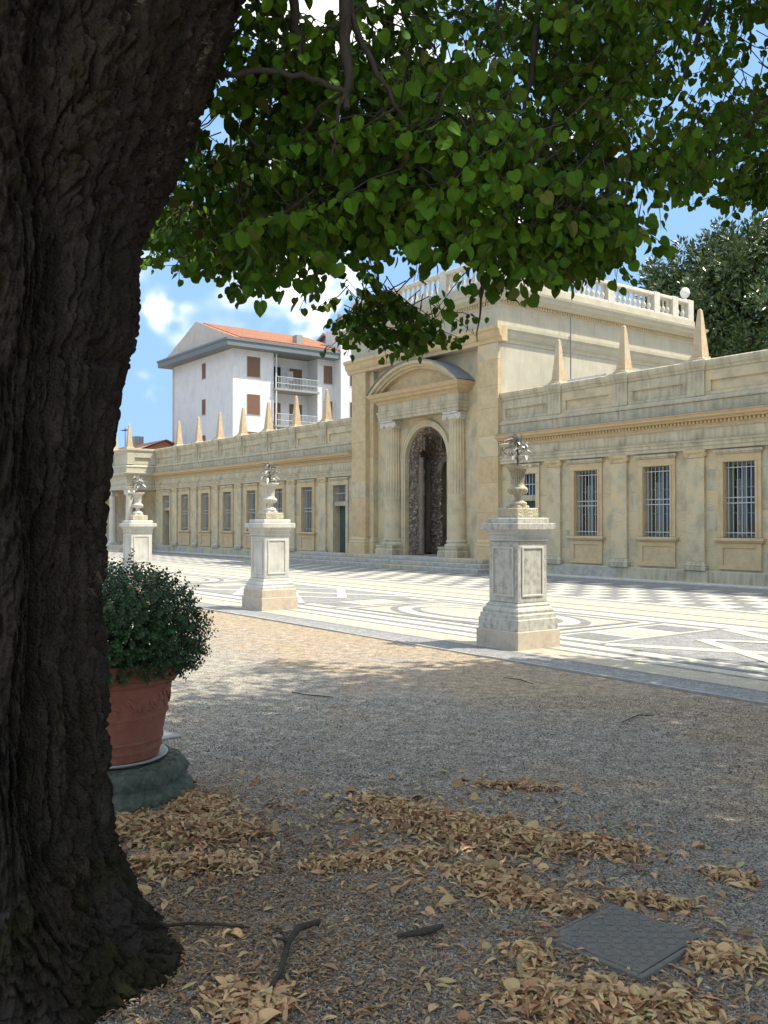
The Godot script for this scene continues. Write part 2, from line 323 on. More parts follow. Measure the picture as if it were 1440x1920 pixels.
# foliage masses: world position and radius; limbs: path and radii; drifts of litter: from, to, half width, count, depth
const BOUGHS := [[-3.46, 3.53, -2.55, 0.35], [-2.94, 3.18, -2.58, 0.30], [-3.23, 3.47, -1.81, 0.34], [-4.13, 4.45, -3.20, 0.37], [-3.73, 3.64, -2.06, 0.34], [-3.94, 3.70, -2.51, 0.30], [-3.49, 3.47, -2.57, 0.31], [-4.93, 3.95, -3.33, 0.38], [-3.39, 3.48, -3.00, 0.28], [-3.53, 3.76, -2.74, 0.31], [-3.51, 3.73, -2.40, 0.32], [-4.10, 3.67, -2.88, 0.32], [-3.46, 3.67, -2.20, 0.30], [-3.86, 4.41, -2.79, 0.33], [-4.11, 3.91, -3.29, 0.38], [-3.67, 3.62, -2.46, 0.36], [-3.14, 3.50, -2.05, 0.31], [-3.90, 4.53, -3.57, 0.38], [-3.92, 4.12, -3.16, 0.28], [-3.48, 3.84, -1.97, 0.29], [-3.52, 3.56, -2.06, 0.42], [-4.16, 4.18, -3.28, 0.31], [-4.00, 3.83, -3.58, 0.35], [-3.94, 3.88, -3.38, 0.42], [-3.90, 4.19, -3.01, 0.30], [-4.71, 4.04, -2.86, 0.43], [-2.90, 3.45, -2.50, 0.35], [-3.56, 3.65, -3.19, 0.34], [-3.23, 3.75, -1.99, 0.41], [-3.63, 4.25, -2.81, 0.28], [-5.11, 3.52, -2.57, 0.33], [-5.75, 3.78, -2.99, 0.32], [-3.89, 3.37, -1.82, 0.40], [-3.83, 3.15, -2.27, 0.29], [-4.11, 3.26, -2.61, 0.26], [-4.83, 3.88, -3.32, 0.28], [-4.92, 3.55, -3.13, 0.31], [-4.03, 3.56, -2.60, 0.32], [-5.10, 4.13, -3.53, 0.38], [-3.66, 3.34, -2.64, 0.29], [-4.76, 3.68, -3.23, 0.33], [-5.55, 3.57, -2.90, 0.27], [-5.55, 3.61, -2.80, 0.30], [-4.80, 3.58, -2.51, 0.27], [-4.92, 3.72, -3.34, 0.29], [-3.94, 3.54, -2.84, 0.40], [-3.48, 3.10, -2.22, 0.26], [-4.44, 3.65, -2.89, 0.28], [-4.92, 3.79, -3.56, 0.27], [-5.42, 4.21, -3.12, 0.32], [-4.95, 3.84, -2.32, 0.27], [-4.78, 3.54, -2.37, 0.34], [-4.74, 3.70, -2.92, 0.28], [-3.94, 3.16, -2.05, 0.29], [-3.61, 3.06, -1.85, 0.26], [-4.99, 3.92, -2.85, 0.38], [-4.28, 3.27, -2.58, 0.26], [-4.82, 3.68, -2.72, 0.28], [-5.05, 3.42, -2.26, 0.22], [-4.64, 3.30, -2.51, 0.26], [-4.62, 3.27, -2.27, 0.23], [-5.76, 3.58, -2.41, 0.19], [-6.01, 3.66, -2.74, 0.23], [-5.14, 3.46, -2.64, 0.27], [-4.76, 3.40, -2.09, 0.27], [-5.44, 3.50, -2.75, 0.23], [-5.18, 3.51, -2.69, 0.27], [-4.78, 3.37, -2.58, 0.28], [-5.64, 3.64, -2.60, 0.22], [-5.19, 3.42, -2.67, 0.23], [-5.59, 3.60, -2.54, 0.27], [-5.69, 3.64, -3.05, 0.27], [-3.21, 3.04, -2.08, 0.26], [-3.34, 2.89, -1.95, 0.19], [-4.07, 3.34, -2.71, 0.27], [-3.85, 3.37, -2.87, 0.24], [-3.87, 3.32, -2.61, 0.27], [-4.16, 3.16, -2.64, 0.19], [-3.27, 2.90, -2.07, 0.18], [-3.97, 3.13, -2.34, 0.24], [-4.32, 3.49, -3.07, 0.22], [-3.93, 3.30, -2.73, 0.21], [-3.12, 3.10, -2.30, 0.24], [-3.34, 3.21, -2.50, 0.26], [-4.13, 3.17, -2.31, 0.26], [-3.57, 3.13, -2.34, 0.24], [-3.87, 3.13, -2.17, 0.29], [-4.76, 3.11, -3.72, 0.14], [-5.33, 3.14, -3.80, 0.17], [-5.15, 3.29, -3.79, 0.20], [-4.91, 3.03, -3.78, 0.20], [-5.00, 2.95, -3.67, 0.15], [-4.87, 3.00, -3.54, 0.18], [-5.40, 3.19, -3.84, 0.18], [-5.15, 3.03, -4.14, 0.10], [-4.71, 2.94, -3.73, 0.13], [-5.29, 3.06, -4.26, 0.10], [-5.15, 3.16, -4.36, 0.12], [-3.25, 3.39, -2.82, 0.28], [-3.11, 3.18, -2.52, 0.28], [-3.77, 3.50, -3.33, 0.31], [-4.01, 3.53, -3.42, 0.26], [-3.91, 3.43, -3.72, 0.29], [-3.80, 3.44, -3.10, 0.29], [-2.90, 3.09, -2.40, 0.26], [-4.29, 3.54, -3.31, 0.24], [-3.44, 3.26, -2.54, 0.28], [-3.94, 3.59, -2.95, 0.30], [-3.07, 3.09, -3.04, 0.30], [-3.30, 3.33, -2.84, 0.35], [-3.65, 3.62, -3.34, 0.34], [-3.48, 3.23, -2.61, 0.23], [-3.10, 3.20, -2.42, 0.32], [-3.27, 3.29, -2.85, 0.30], [-4.08, 3.53, -3.22, 0.29], [-3.66, 3.40, -3.01, 0.23], [-3.20, 3.25, -2.81, 0.26], [-4.19, 3.58, -3.08, 0.34], [-3.97, 3.55, -3.46, 0.29], [-2.81, 3.16, -2.50, 0.33], [-4.27, 3.58, -3.24, 0.29], [-3.26, 3.04, -3.16, 0.18], [-2.71, 2.98, -2.42, 0.19], [-2.78, 3.01, -3.18, 0.19], [-2.71, 2.89, -2.50, 0.15], [-3.24, 3.19, -2.94, 0.19], [-3.01, 2.97, -3.31, 0.15], [-2.88, 2.96, -2.98, 0.20], [-2.76, 2.87, -2.78, 0.17], [-2.92, 3.10, -3.36, 0.21], [-2.76, 2.99, -3.04, 0.19], [-2.82, 2.91, -3.05, 0.15], [-3.05, 3.08, -3.56, 0.15], [-3.33, 3.54, -3.86, 0.27], [-3.65, 3.37, -4.24, 0.21], [-3.22, 3.25, -3.83, 0.23], [-2.72, 3.06, -2.93, 0.29], [-3.40, 3.35, -4.08, 0.24], [-3.42, 3.60, -3.86, 0.20], [-3.06, 3.17, -3.69, 0.20], [-3.13, 3.16, -3.54, 0.22], [-3.41, 3.38, -3.81, 0.27], [-3.32, 3.28, -3.85, 0.24], [-3.64, 3.29, -3.90, 0.27], [-3.68, 3.62, -4.22, 0.20], [-3.22, 3.18, -3.64, 0.20], [-2.96, 3.54, -3.67, 0.27], [-3.58, 3.86, -4.14, 0.23], [-2.91, 3.13, -3.38, 0.24], [-3.23, 3.42, -3.61, 0.23], [-3.01, 3.04, -3.19, 0.24], [-4.38, 5.81, -5.76, 0.32], [-4.12, 6.14, -6.97, 0.26], [-4.12, 5.57, -5.39, 0.31], [-3.87, 5.57, -6.45, 0.28], [-4.09, 5.15, -5.72, 0.27], [-4.21, 5.09, -5.60, 0.28], [-5.01, 5.86, -6.54, 0.34], [-3.97, 5.57, -5.63, 0.33], [-3.27, 4.71, -5.50, 0.35], [-4.24, 5.23, -5.69, 0.35], [-5.06, 5.71, -6.34, 0.34], [-4.34, 5.64, -6.86, 0.36], [-4.44, 6.13, -6.52, 0.36], [-4.13, 5.90, -6.36, 0.31], [-3.38, 5.15, -5.50, 0.27], [-3.33, 4.07, -4.91, 0.19], [-4.34, 4.25, -5.80, 0.16], [-3.51, 3.90, -4.76, 0.17], [-3.64, 4.09, -5.30, 0.16], [-4.12, 4.63, -6.14, 0.21], [-3.77, 4.21, -5.49, 0.18], [-4.06, 4.29, -5.82, 0.16], [-3.87, 4.09, -5.31, 0.18], [-3.46, 3.87, -4.72, 0.19], [-3.31, 4.02, -5.72, 0.23], [-3.80, 4.41, -5.98, 0.17], [-2.92, 3.91, -4.80, 0.24], [-2.86, 3.77, -4.60, 0.20], [-3.59, 4.41, -5.78, 0.18], [-3.17, 4.30, -5.41, 0.20], [-3.08, 4.17, -5.02, 0.20], [-3.91, 4.82, -6.17, 0.19], [-3.78, 4.81, -6.41, 0.20], [-3.38, 4.13, -5.76, 0.15], [-3.53, 3.99, -6.08, 0.15], [-3.71, 4.28, -6.40, 0.18], [-3.40, 3.98, -5.77, 0.16], [-3.51, 3.99, -6.03, 0.15], [-3.62, 4.15, -6.16, 0.18], [-3.78, 4.16, -6.51, 0.17], [-3.33, 4.18, -3.83, 0.25], [-4.21, 5.54, -5.19, 0.29], [-2.70, 4.10, -3.29, 0.30], [-3.29, 3.97, -3.72, 0.33], [-3.05, 4.13, -3.23, 0.28], [-3.67, 4.76, -4.54, 0.26], [-2.80, 3.99, -3.44, 0.33], [-4.26, 5.12, -4.15, 0.38], [-4.23, 4.25, -4.17, 0.36], [-4.02, 4.71, -4.16, 0.27], [-4.62, 5.43, -4.73, 0.31], [-3.36, 3.64, -3.27, 0.25], [-3.88, 4.35, -4.22, 0.34], [-4.06, 4.25, -4.32, 0.27], [-3.31, 4.63, -4.08, 0.33], [-2.96, 4.10, -3.74, 0.34], [-3.63, 4.66, -4.38, 0.34], [-3.12, 3.63, -3.47, 0.36], [-4.81, 5.22, -4.58, 0.32], [-3.36, 4.14, -3.65, 0.31], [-3.78, 4.04, -4.32, 0.25], [-3.34, 4.24, -3.51, 0.30], [-6.27, 6.05, -7.57, 0.35], [-6.45, 6.36, -8.04, 0.35], [-6.13, 5.97, -7.33, 0.35], [-6.25, 5.86, -7.73, 0.30], [-6.40, 6.14, -7.97, 0.30], [-6.79, 5.93, -5.43, 0.35], [-6.64, 5.82, -5.26, 0.35], [-6.78, 5.74, -5.41, 0.35], [-7.13, 5.68, -5.52, 0.30], [-7.02, 5.61, -5.68, 0.30], [-6.42, 5.78, -7.67, 0.25], [-6.17, 5.55, -7.47, 0.25], [-7.38, 6.01, -4.40, 0.30], [-7.40, 6.01, -4.17, 0.30], [-6.63, 5.12, -6.99, 0.20]]
const BRANCHES := [
	[[Vector3(-3.597, 5.048, -2.204), Vector3(-3.188, 4.185, -2.083), Vector3(-2.976, 3.754, -2.032), Vector3(-2.931, 3.433, -2.009), Vector3(-2.887, 3.202, -1.984)], [.035, .03, .024, .02, .012]],
	[[Vector3(-2.976, 3.754, -2.032), Vector3(-2.952, 3.585, -2.064), Vector3(-2.906, 3.427, -2.125), Vector3(-2.862, 3.279, -2.184), Vector3(-2.828, 3.197, -2.230)], [.014, .011, .010, .008, .004]],
	[[Vector3(-3.308, 4.341, -1.923), Vector3(-3.098, 3.712, -1.869), Vector3(-3.045, 3.516, -1.856), Vector3(-2.998, 3.382, -1.836)], [.02, .018, .016, .006]],
	[[Vector3(-3.219, 3.325, -1.541), Vector3(-3.055, 3.294, -1.593), Vector3(-2.948, 3.302, -1.736), Vector3(-2.906, 3.290, -1.875), Vector3(-2.889, 3.268, -1.981)], [.012, .010, .009, .009, .010]],
	[[Vector3(-2.889, 3.274, -1.981), Vector3(-2.914, 3.141, -1.948), Vector3(-2.921, 3.018, -1.938)], [.008, .006, .003]],
	[[Vector3(-2.889, 3.274, -1.981), Vector3(-3.033, 3.248, -1.956), Vector3(-3.169, 3.185, -1.941), Vector3(-3.308, 3.161, -1.923)], [.007, .006, .005, .003]],
	[[Vector3(-2.862, 3.290, -2.184), Vector3(-3.000, 3.218, -2.167), Vector3(-3.134, 3.139, -2.154)], [.006, .004, .002]],
	[[Vector3(-4.090, 6.544, -4.881), Vector3(-3.629, 5.084, -4.162), Vector3(-3.383, 4.357, -3.823), Vector3(-3.408, 4.064, -3.791), Vector3(-3.388, 3.699, -3.650), Vector3(-3.413, 3.470, -3.616), Vector3(-3.394, 3.235, -3.475)], [.03, .02, .014, .012, .010, .008, .004]],
	[[Vector3(-3.408, 4.064, -3.791), Vector3(-3.316, 3.991, -3.913), Vector3(-3.272, 3.933, -3.971), Vector3(-3.266, 3.869, -4.146)], [.007, .005, .004, .002]],
	[[Vector3(-3.439, 5.060, -3.748), Vector3(-3.221, 4.083, -3.373), Vector3(-3.174, 3.713, -3.268), Vector3(-3.203, 3.436, -3.230)], [.02, .014, .011, .006]],
	[[Vector3(-4.158, 7.230, -6.959), Vector3(-3.728, 5.354, -5.698), Vector3(-3.639, 4.750, -5.317), Vector3(-3.621, 4.487, -5.173), Vector3(-3.705, 4.276, -5.061)], [.03, .02, .015, .010, .005]],
	[[Vector3(-3.722, 6.306, -6.373), Vector3(-3.459, 5.237, -5.723), Vector3(-3.399, 4.767, -5.637)], [.016, .010, .005]],
	[[Vector3(-3.866, 5.179, -3.846), Vector3(-3.624, 4.445, -3.502), Vector3(-3.664, 4.226, -3.448), Vector3(-3.667, 4.094, -3.444)], [.016, .011, .007, .003]],
	[[Vector3(-5.594, 4.031, -4.041), Vector3(-5.397, 3.568, -3.971), Vector3(-5.300, 3.210, -3.933), Vector3(-5.151, 3.052, -3.965), Vector3(-5.019, 2.976, -4.142), Vector3(-4.916, 2.900, -4.279)], [.012, .009, .007, .005, .003, .002]],
	[[Vector3(-3.125, 3.080, -2.834), Vector3(-3.022, 2.804, -2.805), Vector3(-3.015, 2.612, -2.814), Vector3(-3.029, 2.420, -2.795)], [.010, .007, .005, .002]],
	[[Vector3(-4.511, 4.035, -2.319), Vector3(-4.511, 3.596, -2.319), Vector3(-4.519, 3.303, -2.307)], [.008, .005, .003]]]
const PILES := [[Vector2(-4.56, -1.79), Vector2(-4.12, -2.12), 0.22, 2400, 0.050], [Vector2(-4.86, -2.29), Vector2(-4.56, -2.21), 0.14, 700, 0.040], [Vector2(-4.00, -1.57), Vector2(-3.70, -1.98), 0.12, 700, 0.030], [Vector2(-4.19, -3.03), Vector2(-3.81, -3.14), 0.16, 900, 0.035], [Vector2(-3.74, -3.09), Vector2(-3.15, -3.28), 0.22, 2200, 0.050], [Vector2(-3.01, -2.79), Vector2(-2.76, -2.75), 0.12, 900, 0.040], [Vector2(-3.20, -3.33), Vector2(-2.82, -3.60), 0.13, 800, 0.030], [Vector2(-3.49, -2.25), Vector2(-3.33, -2.81), 0.10, 700, 0.025], [Vector2(-4.12, -3.82), Vector2(-3.82, -4.07), 0.10, 260, 0.015], [Vector2(-2.12, -2.16), Vector2(-1.78, -2.55), 0.11, 1500, 0.050], [Vector2(-2.36, -2.42), Vector2(-2.23, -2.33), 0.05, 200, 0.030], [Vector2(-1.99, -2.91), Vector2(-1.85, -3.03), 0.09, 420, 0.025], [Vector2(-2.49, -3.11), Vector2(-2.28, -3.25), 0.07, 260, 0.020], [Vector2(-2.43, -3.67), Vector2(-2.29, -3.75), 0.09, 140, 0.015], [Vector2(-2.76, -2.75), Vector2(-2.48, -2.86), 0.09, 260, 0.015], [Vector2(-2.69, -1.36), Vector2(-2.56, -1.49), 0.12, 350, 0.020], [Vector2(-1.92, -2.32), Vector2(-1.71, -2.58), 0.08, 300, 0.030]]
const STICKS := [
	[[Vector3(-2.594, 0.030, -1.458), Vector3(-2.691, 0.040, -1.581), Vector3(-2.852, 0.045, -1.702), Vector3(-2.910, 0.060, -1.783), Vector3(-2.931, 0.050, -1.890)], [.006, .010, .012, .014, .010], "forked bare stick", "forked bare stick lying in the leaf mould near the trunk"],
	[[Vector3(-2.683, 0.030, -2.073), Vector3(-2.661, 0.030, -2.131), Vector3(-2.637, 0.035, -2.189), Vector3(-2.649, 0.030, -2.265)], [.005, .012, .014, .007], "bark chunk", "dark chunk of fallen bark in the leaf mould right of the forked stick"],
	[[Vector3(-3.314, 0.030, -1.408), Vector3(-3.255, 0.035, -1.514), Vector3(-3.169, 0.035, -1.606), Vector3(-3.089, 0.030, -1.678)], [.006, .007, .006, .004], "long twig", "long thin twig lying level beside the tree roots"],
	[[Vector3(-7.426, 0.020, -4.479), Vector3(-7.191, 0.025, -4.521), Vector3(-6.991, 0.020, -4.656)], [.005, .006, .004], "dark twig", "short dark twig on bare gravel in front of the sunlit patch"],
	[[Vector3(-6.787, 0.020, -6.636), Vector3(-6.575, 0.025, -6.654), Vector3(-6.319, 0.020, -6.580)], [.004, .005, .003], "short twig", "short twig on the gravel below the nearest pedestal"],
	[[Vector3(-4.712, 0.020, -5.915), Vector3(-4.789, 0.025, -6.218), Vector3(-4.711, 0.020, -6.326)], [.004, .005, .004], "bent twig", "bent twig on the gravel right of the picture centre"]]

# ---------------------------------------------------------------- the garden building
var proto_window: Node3D
var proto_door: Node3D
var proto_pilaster: Node3D
var mesh_obelisk: Mesh
var mesh_obelisk_base: Mesh
var mesh_baluster: Mesh

func slab(a: Vector3, b: Vector3, k := 0.01) -> Mesh:
	var m := MB.new(); m.bbox(a, b, k); return m.mesh()

func rod(r: float, h: float, segs := 8) -> Mesh:
	var m := MB.new(); m.lathe([Vector2(0, 0), Vector2(r, 0), Vector2(r, h), Vector2(0, h)], segs); return m.mesh()

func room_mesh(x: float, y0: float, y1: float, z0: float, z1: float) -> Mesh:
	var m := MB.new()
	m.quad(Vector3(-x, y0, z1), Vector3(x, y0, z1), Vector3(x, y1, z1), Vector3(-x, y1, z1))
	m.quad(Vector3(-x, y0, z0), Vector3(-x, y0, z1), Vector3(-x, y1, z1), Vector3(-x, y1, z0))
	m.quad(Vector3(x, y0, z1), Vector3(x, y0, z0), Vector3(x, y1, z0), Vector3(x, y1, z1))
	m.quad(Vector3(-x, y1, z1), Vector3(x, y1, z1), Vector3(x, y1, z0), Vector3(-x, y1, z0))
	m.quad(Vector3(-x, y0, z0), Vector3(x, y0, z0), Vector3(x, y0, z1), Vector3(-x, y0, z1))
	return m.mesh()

func make_protos():
	# window bay: stone surround, sill, apron panel, casement, panes, iron bars
	var w := Node3D.new(); w.name = "window"
	var m := MB.new()
	for s in [-1.0, 1.0]:
		m.bbox(Vector3(s * .44, 1.23, -.02), Vector3(s * .60, 3.17, .055), .012)
		m.bbox(Vector3(s * .442, 1.23, -.10), Vector3(s * .50, 3.168, .075), .01)
	m.bbox(Vector3(-.60, 3.17, -.02), Vector3(.60, 3.38, .058), .012)
	part("surround", m.mesh(), M.ochre, w)
	m = MB.new()
	m.sloft([Vector2(.0, 3.38), Vector2(.02, 3.38), Vector2(.03, 3.41), Vector2(.07, 3.43), Vector2(.075, 3.48), Vector2(.02, 3.495)], -.60, .60, -.02, .06)
	part("lintel", m.mesh(), M.grey, w)
	m = MB.new()
	m.sloft([Vector2(.0, 1.10), Vector2(.03, 1.12), Vector2(.05, 1.15), Vector2(.08, 1.16), Vector2(.08, 1.215), Vector2(.06, 1.23)], -.62, .62, -.30, .07)
	part("sill", m.mesh(), M.ochre, w)
	m = MB.new()
	m.bbox(Vector3(-.60, .42, -.02), Vector3(.60, 1.10, .03), .008)
	for s in [-1.0, 1.0]: m.bbox(Vector3(s * .60, .42, .0), Vector3(s * .46, 1.098, .06), .012)
	m.bbox(Vector3(-.46, .42, .0), Vector3(.46, .54, .06), .012)
	m.bbox(Vector3(-.46, .97, .0), Vector3(.46, 1.098, .06), .012)
	part("apron", m.mesh(), M.ochre, w)
	part("interior", room_mesh(1.0, .6, 3.6, -.5, -2.2), M.room, w)
	m = MB.new()
	for x in [[-.44, -.385], [-.05, .05], [.385, .44]]: m.bbox(Vector3(x[0], 1.23, -.29), Vector3(x[1], 3.17, -.23), .006)
	for x in [[-.385, -.05], [.05, .385]]:
		for y in [1.23, 1.85, 2.52, 3.10]: m.bbox(Vector3(x[0], y, -.28), Vector3(x[1], y + (.07 if y < 1.3 or y > 3.0 else .03), -.24), .005)
	part("casement", m.mesh(), M.casement, w)
	for s in [-1.0, 1.0]:
		m = MB.new(); m.box(Vector3(s * .05, 1.30, -.262), Vector3(s * .385, 3.10, -.258))
		part("pane", m.mesh(), M.glass, w)
	var cm := MB.new()
	for i in 8:
		var x := -.36 + i * .022
		cm.quad(Vector3(x, 1.25, -.42 - .03 * (i % 2)), Vector3(x + .022, 1.25, -.45 + .03 * (i % 2)), Vector3(x + .022, 2.75, -.45 + .03 * (i % 2)), Vector3(x, 2.75, -.42 - .03 * (i % 2)))
	part("curtain", cm.mesh(), M.curtain, w)
	var bar := rod(.0105, 1.94)
	for i in 7: part("bar", bar, M.iron, w, Vector3(-.375 + i * .125, 1.23, -.09))
	var hb := slab(Vector3(-.44, -.012, -.012), Vector3(.44, .012, .004), .003)
	for y in [1.36, 2.12, 2.26, 3.03]: part("crossbar", hb, M.iron, w, Vector3(0, y, -.075))
	proto_window = w
	# door with barred transom
	var d := Node3D.new(); d.name = "doorway"
	m = MB.new()
	for s in [-1.0, 1.0]: m.bbox(Vector3(s * .46, .30, -.02), Vector3(s * .62, 3.17, .055), .012)
	m.bbox(Vector3(-.62, 3.17, -.02), Vector3(.62, 3.38, .058), .012)
	part("surround", m.mesh(), M.wall, d)
	m = MB.new()
	m.sloft([Vector2(.0, 3.38), Vector2(.02, 3.38), Vector2(.03, 3.41), Vector2(.07, 3.43), Vector2(.075, 3.48), Vector2(.02, 3.495)], -.62, .62, -.02, .06)
	part("lintel", m.mesh(), M.grey, d)
	part("transom", slab(Vector3(-.46, 2.32, -.32), Vector3(.46, 2.50, -.04), .01), M.grey, d)
	m = MB.new()
	for s in [-1.0, 1.0]:
		m.bbox(Vector3(s * .01, .32, -.36), Vector3(s * .46, 2.32, -.31), .008)
		for y in [[.45, 1.05], [1.15, 2.2]]: m.bbox(Vector3(s * .10, y[0], -.32), Vector3(s * .38, y[1], -.295), .012)
	part("door", m.mesh(), M.greendoor, d)
	part("interior", room_mesh(.9, 2.3, 3.5, -.5, -1.8), M.room, d)
	m = MB.new(); m.box(Vector3(-.46, 2.50, -.262), Vector3(.46, 3.17, -.258))
	part("pane", m.mesh(), M.glass, d)
	var tb := rod(.0105, .67)
	for i in 6: part("bar", tb, M.iron, d, Vector3(-.35 + i * .14, 2.50, -.09))
	part("crossbar", slab(Vector3(-.46, -.012, -.012), Vector3(.46, .012, .004), .003), M.iron, d, Vector3(0, 2.84, -.075))
	part("threshold", slab(Vector3(-.70, .0, -.32), Vector3(.70, .315, .20), .015), M.step, d)
	proto_door = d
	# pilaster
	var p := Node3D.new(); p.name = "pilaster"
	m = MB.new()
	m.sloft([Vector2(.07, .37), Vector2(.07, .45), Vector2(.05, .46), Vector2(.06, .50), Vector2(.03, .54), Vector2(.02, .57), Vector2(.0, .60)], -.27, .27, -.02, .09)
	part("base", m.mesh(), M.grey, p)
	part("shaft", slab(Vector3(-.27, .60, -.02), Vector3(.27, 3.32, .09), .012), M.wall, p)
	m = MB.new()
	m.sloft([Vector2(.0, 3.32), Vector2(.02, 3.33), Vector2(.0, 3.36), Vector2(.0, 3.42), Vector2(.05, 3.46), Vector2(.05, 3.53)], -.27, .27, -.02, .09)
	for s in [-1.0, 1.0]:
		var vm := MB.new()
		vm.lathe([Vector2(0, 0), Vector2(.065, 0), Vector2(.075, .01), Vector2(.075, .11), Vector2(.06, .12), Vector2(.045, .115), Vector2(.04, .13), Vector2(0, .135)], 14)
		var q := Transform3D(Basis(Vector3.RIGHT, PI / 2), Vector3(s * .255, 3.42, .0))
		for i in vm.v.size(): vm.v[i] = q * vm.v[i]; vm.n[i] = q.basis * vm.n[i]
		m.v.append_array(vm.v); m.n.append_array(vm.n)
	part("capital", m.mesh(), M.ochre, p)
	proto_pilaster = p
	m = MB.new()
	m.sloft([Vector2(-.055, .0), Vector2(-.05, .03), Vector2(-.055, .06), Vector2(-.163, 1.24), Vector2(-.205, 1.30)], -.21, .21, -.21, .21)
	mesh_obelisk = m.mesh()
	m = MB.new()
	m.sloft([Vector2(.02, .0), Vector2(.02, .05), Vector2(-.02, .08), Vector2(-.02, .12)], -.21, .21, -.21, .21)
	mesh_obelisk_base = m.mesh()
	m = MB.new()
	m.lathe([Vector2(0, 0), Vector2(.075, 0), Vector2(.075, .04), Vector2(.045, .06), Vector2(.06, .10), Vector2(.085, .17), Vector2(.075, .24), Vector2(.04, .31), Vector2(.035, .34), Vector2(.05, .35), Vector2(.05, .37), Vector2(.038, .39), Vector2(.045, .44), Vector2(.055, .49), Vector2(.04, .53), Vector2(.07, .55), Vector2(.07, .58), Vector2(0, .58)], 12)
	mesh_baluster = m.mesh()

# ashlar between two openings: courses of separate blocks on a rough core
func wall_strip(t: Node3D, core: MB, x0: float, x1: float):
	core.box(Vector3(x0 + .004, .30, -.5), Vector3(x1 - .004, 3.53, -.06))
	var ys := [.36, .86, 1.40, 1.93, 2.47, 3.00, 3.53]
	for i in 6:
		var cuts := [x0, x1]
		if x1 - x0 > .9: cuts = [x0, lerpf(x0, x1, rng.randf_range(.3, .7)), x1]
		for k in cuts.size() - 1:
			var mt = [M.wall, M.wall, M.wall, M.wall_cool, M.wall_warm][rng.randi() % 5]
			part("wall_block", slab(Vector3(cuts[k] + .001, ys[i] + .001, -.08), Vector3(cuts[k + 1] - .001, ys[i + 1] - .001, rng.randf_range(-.002, .002)), .003), mt, t)

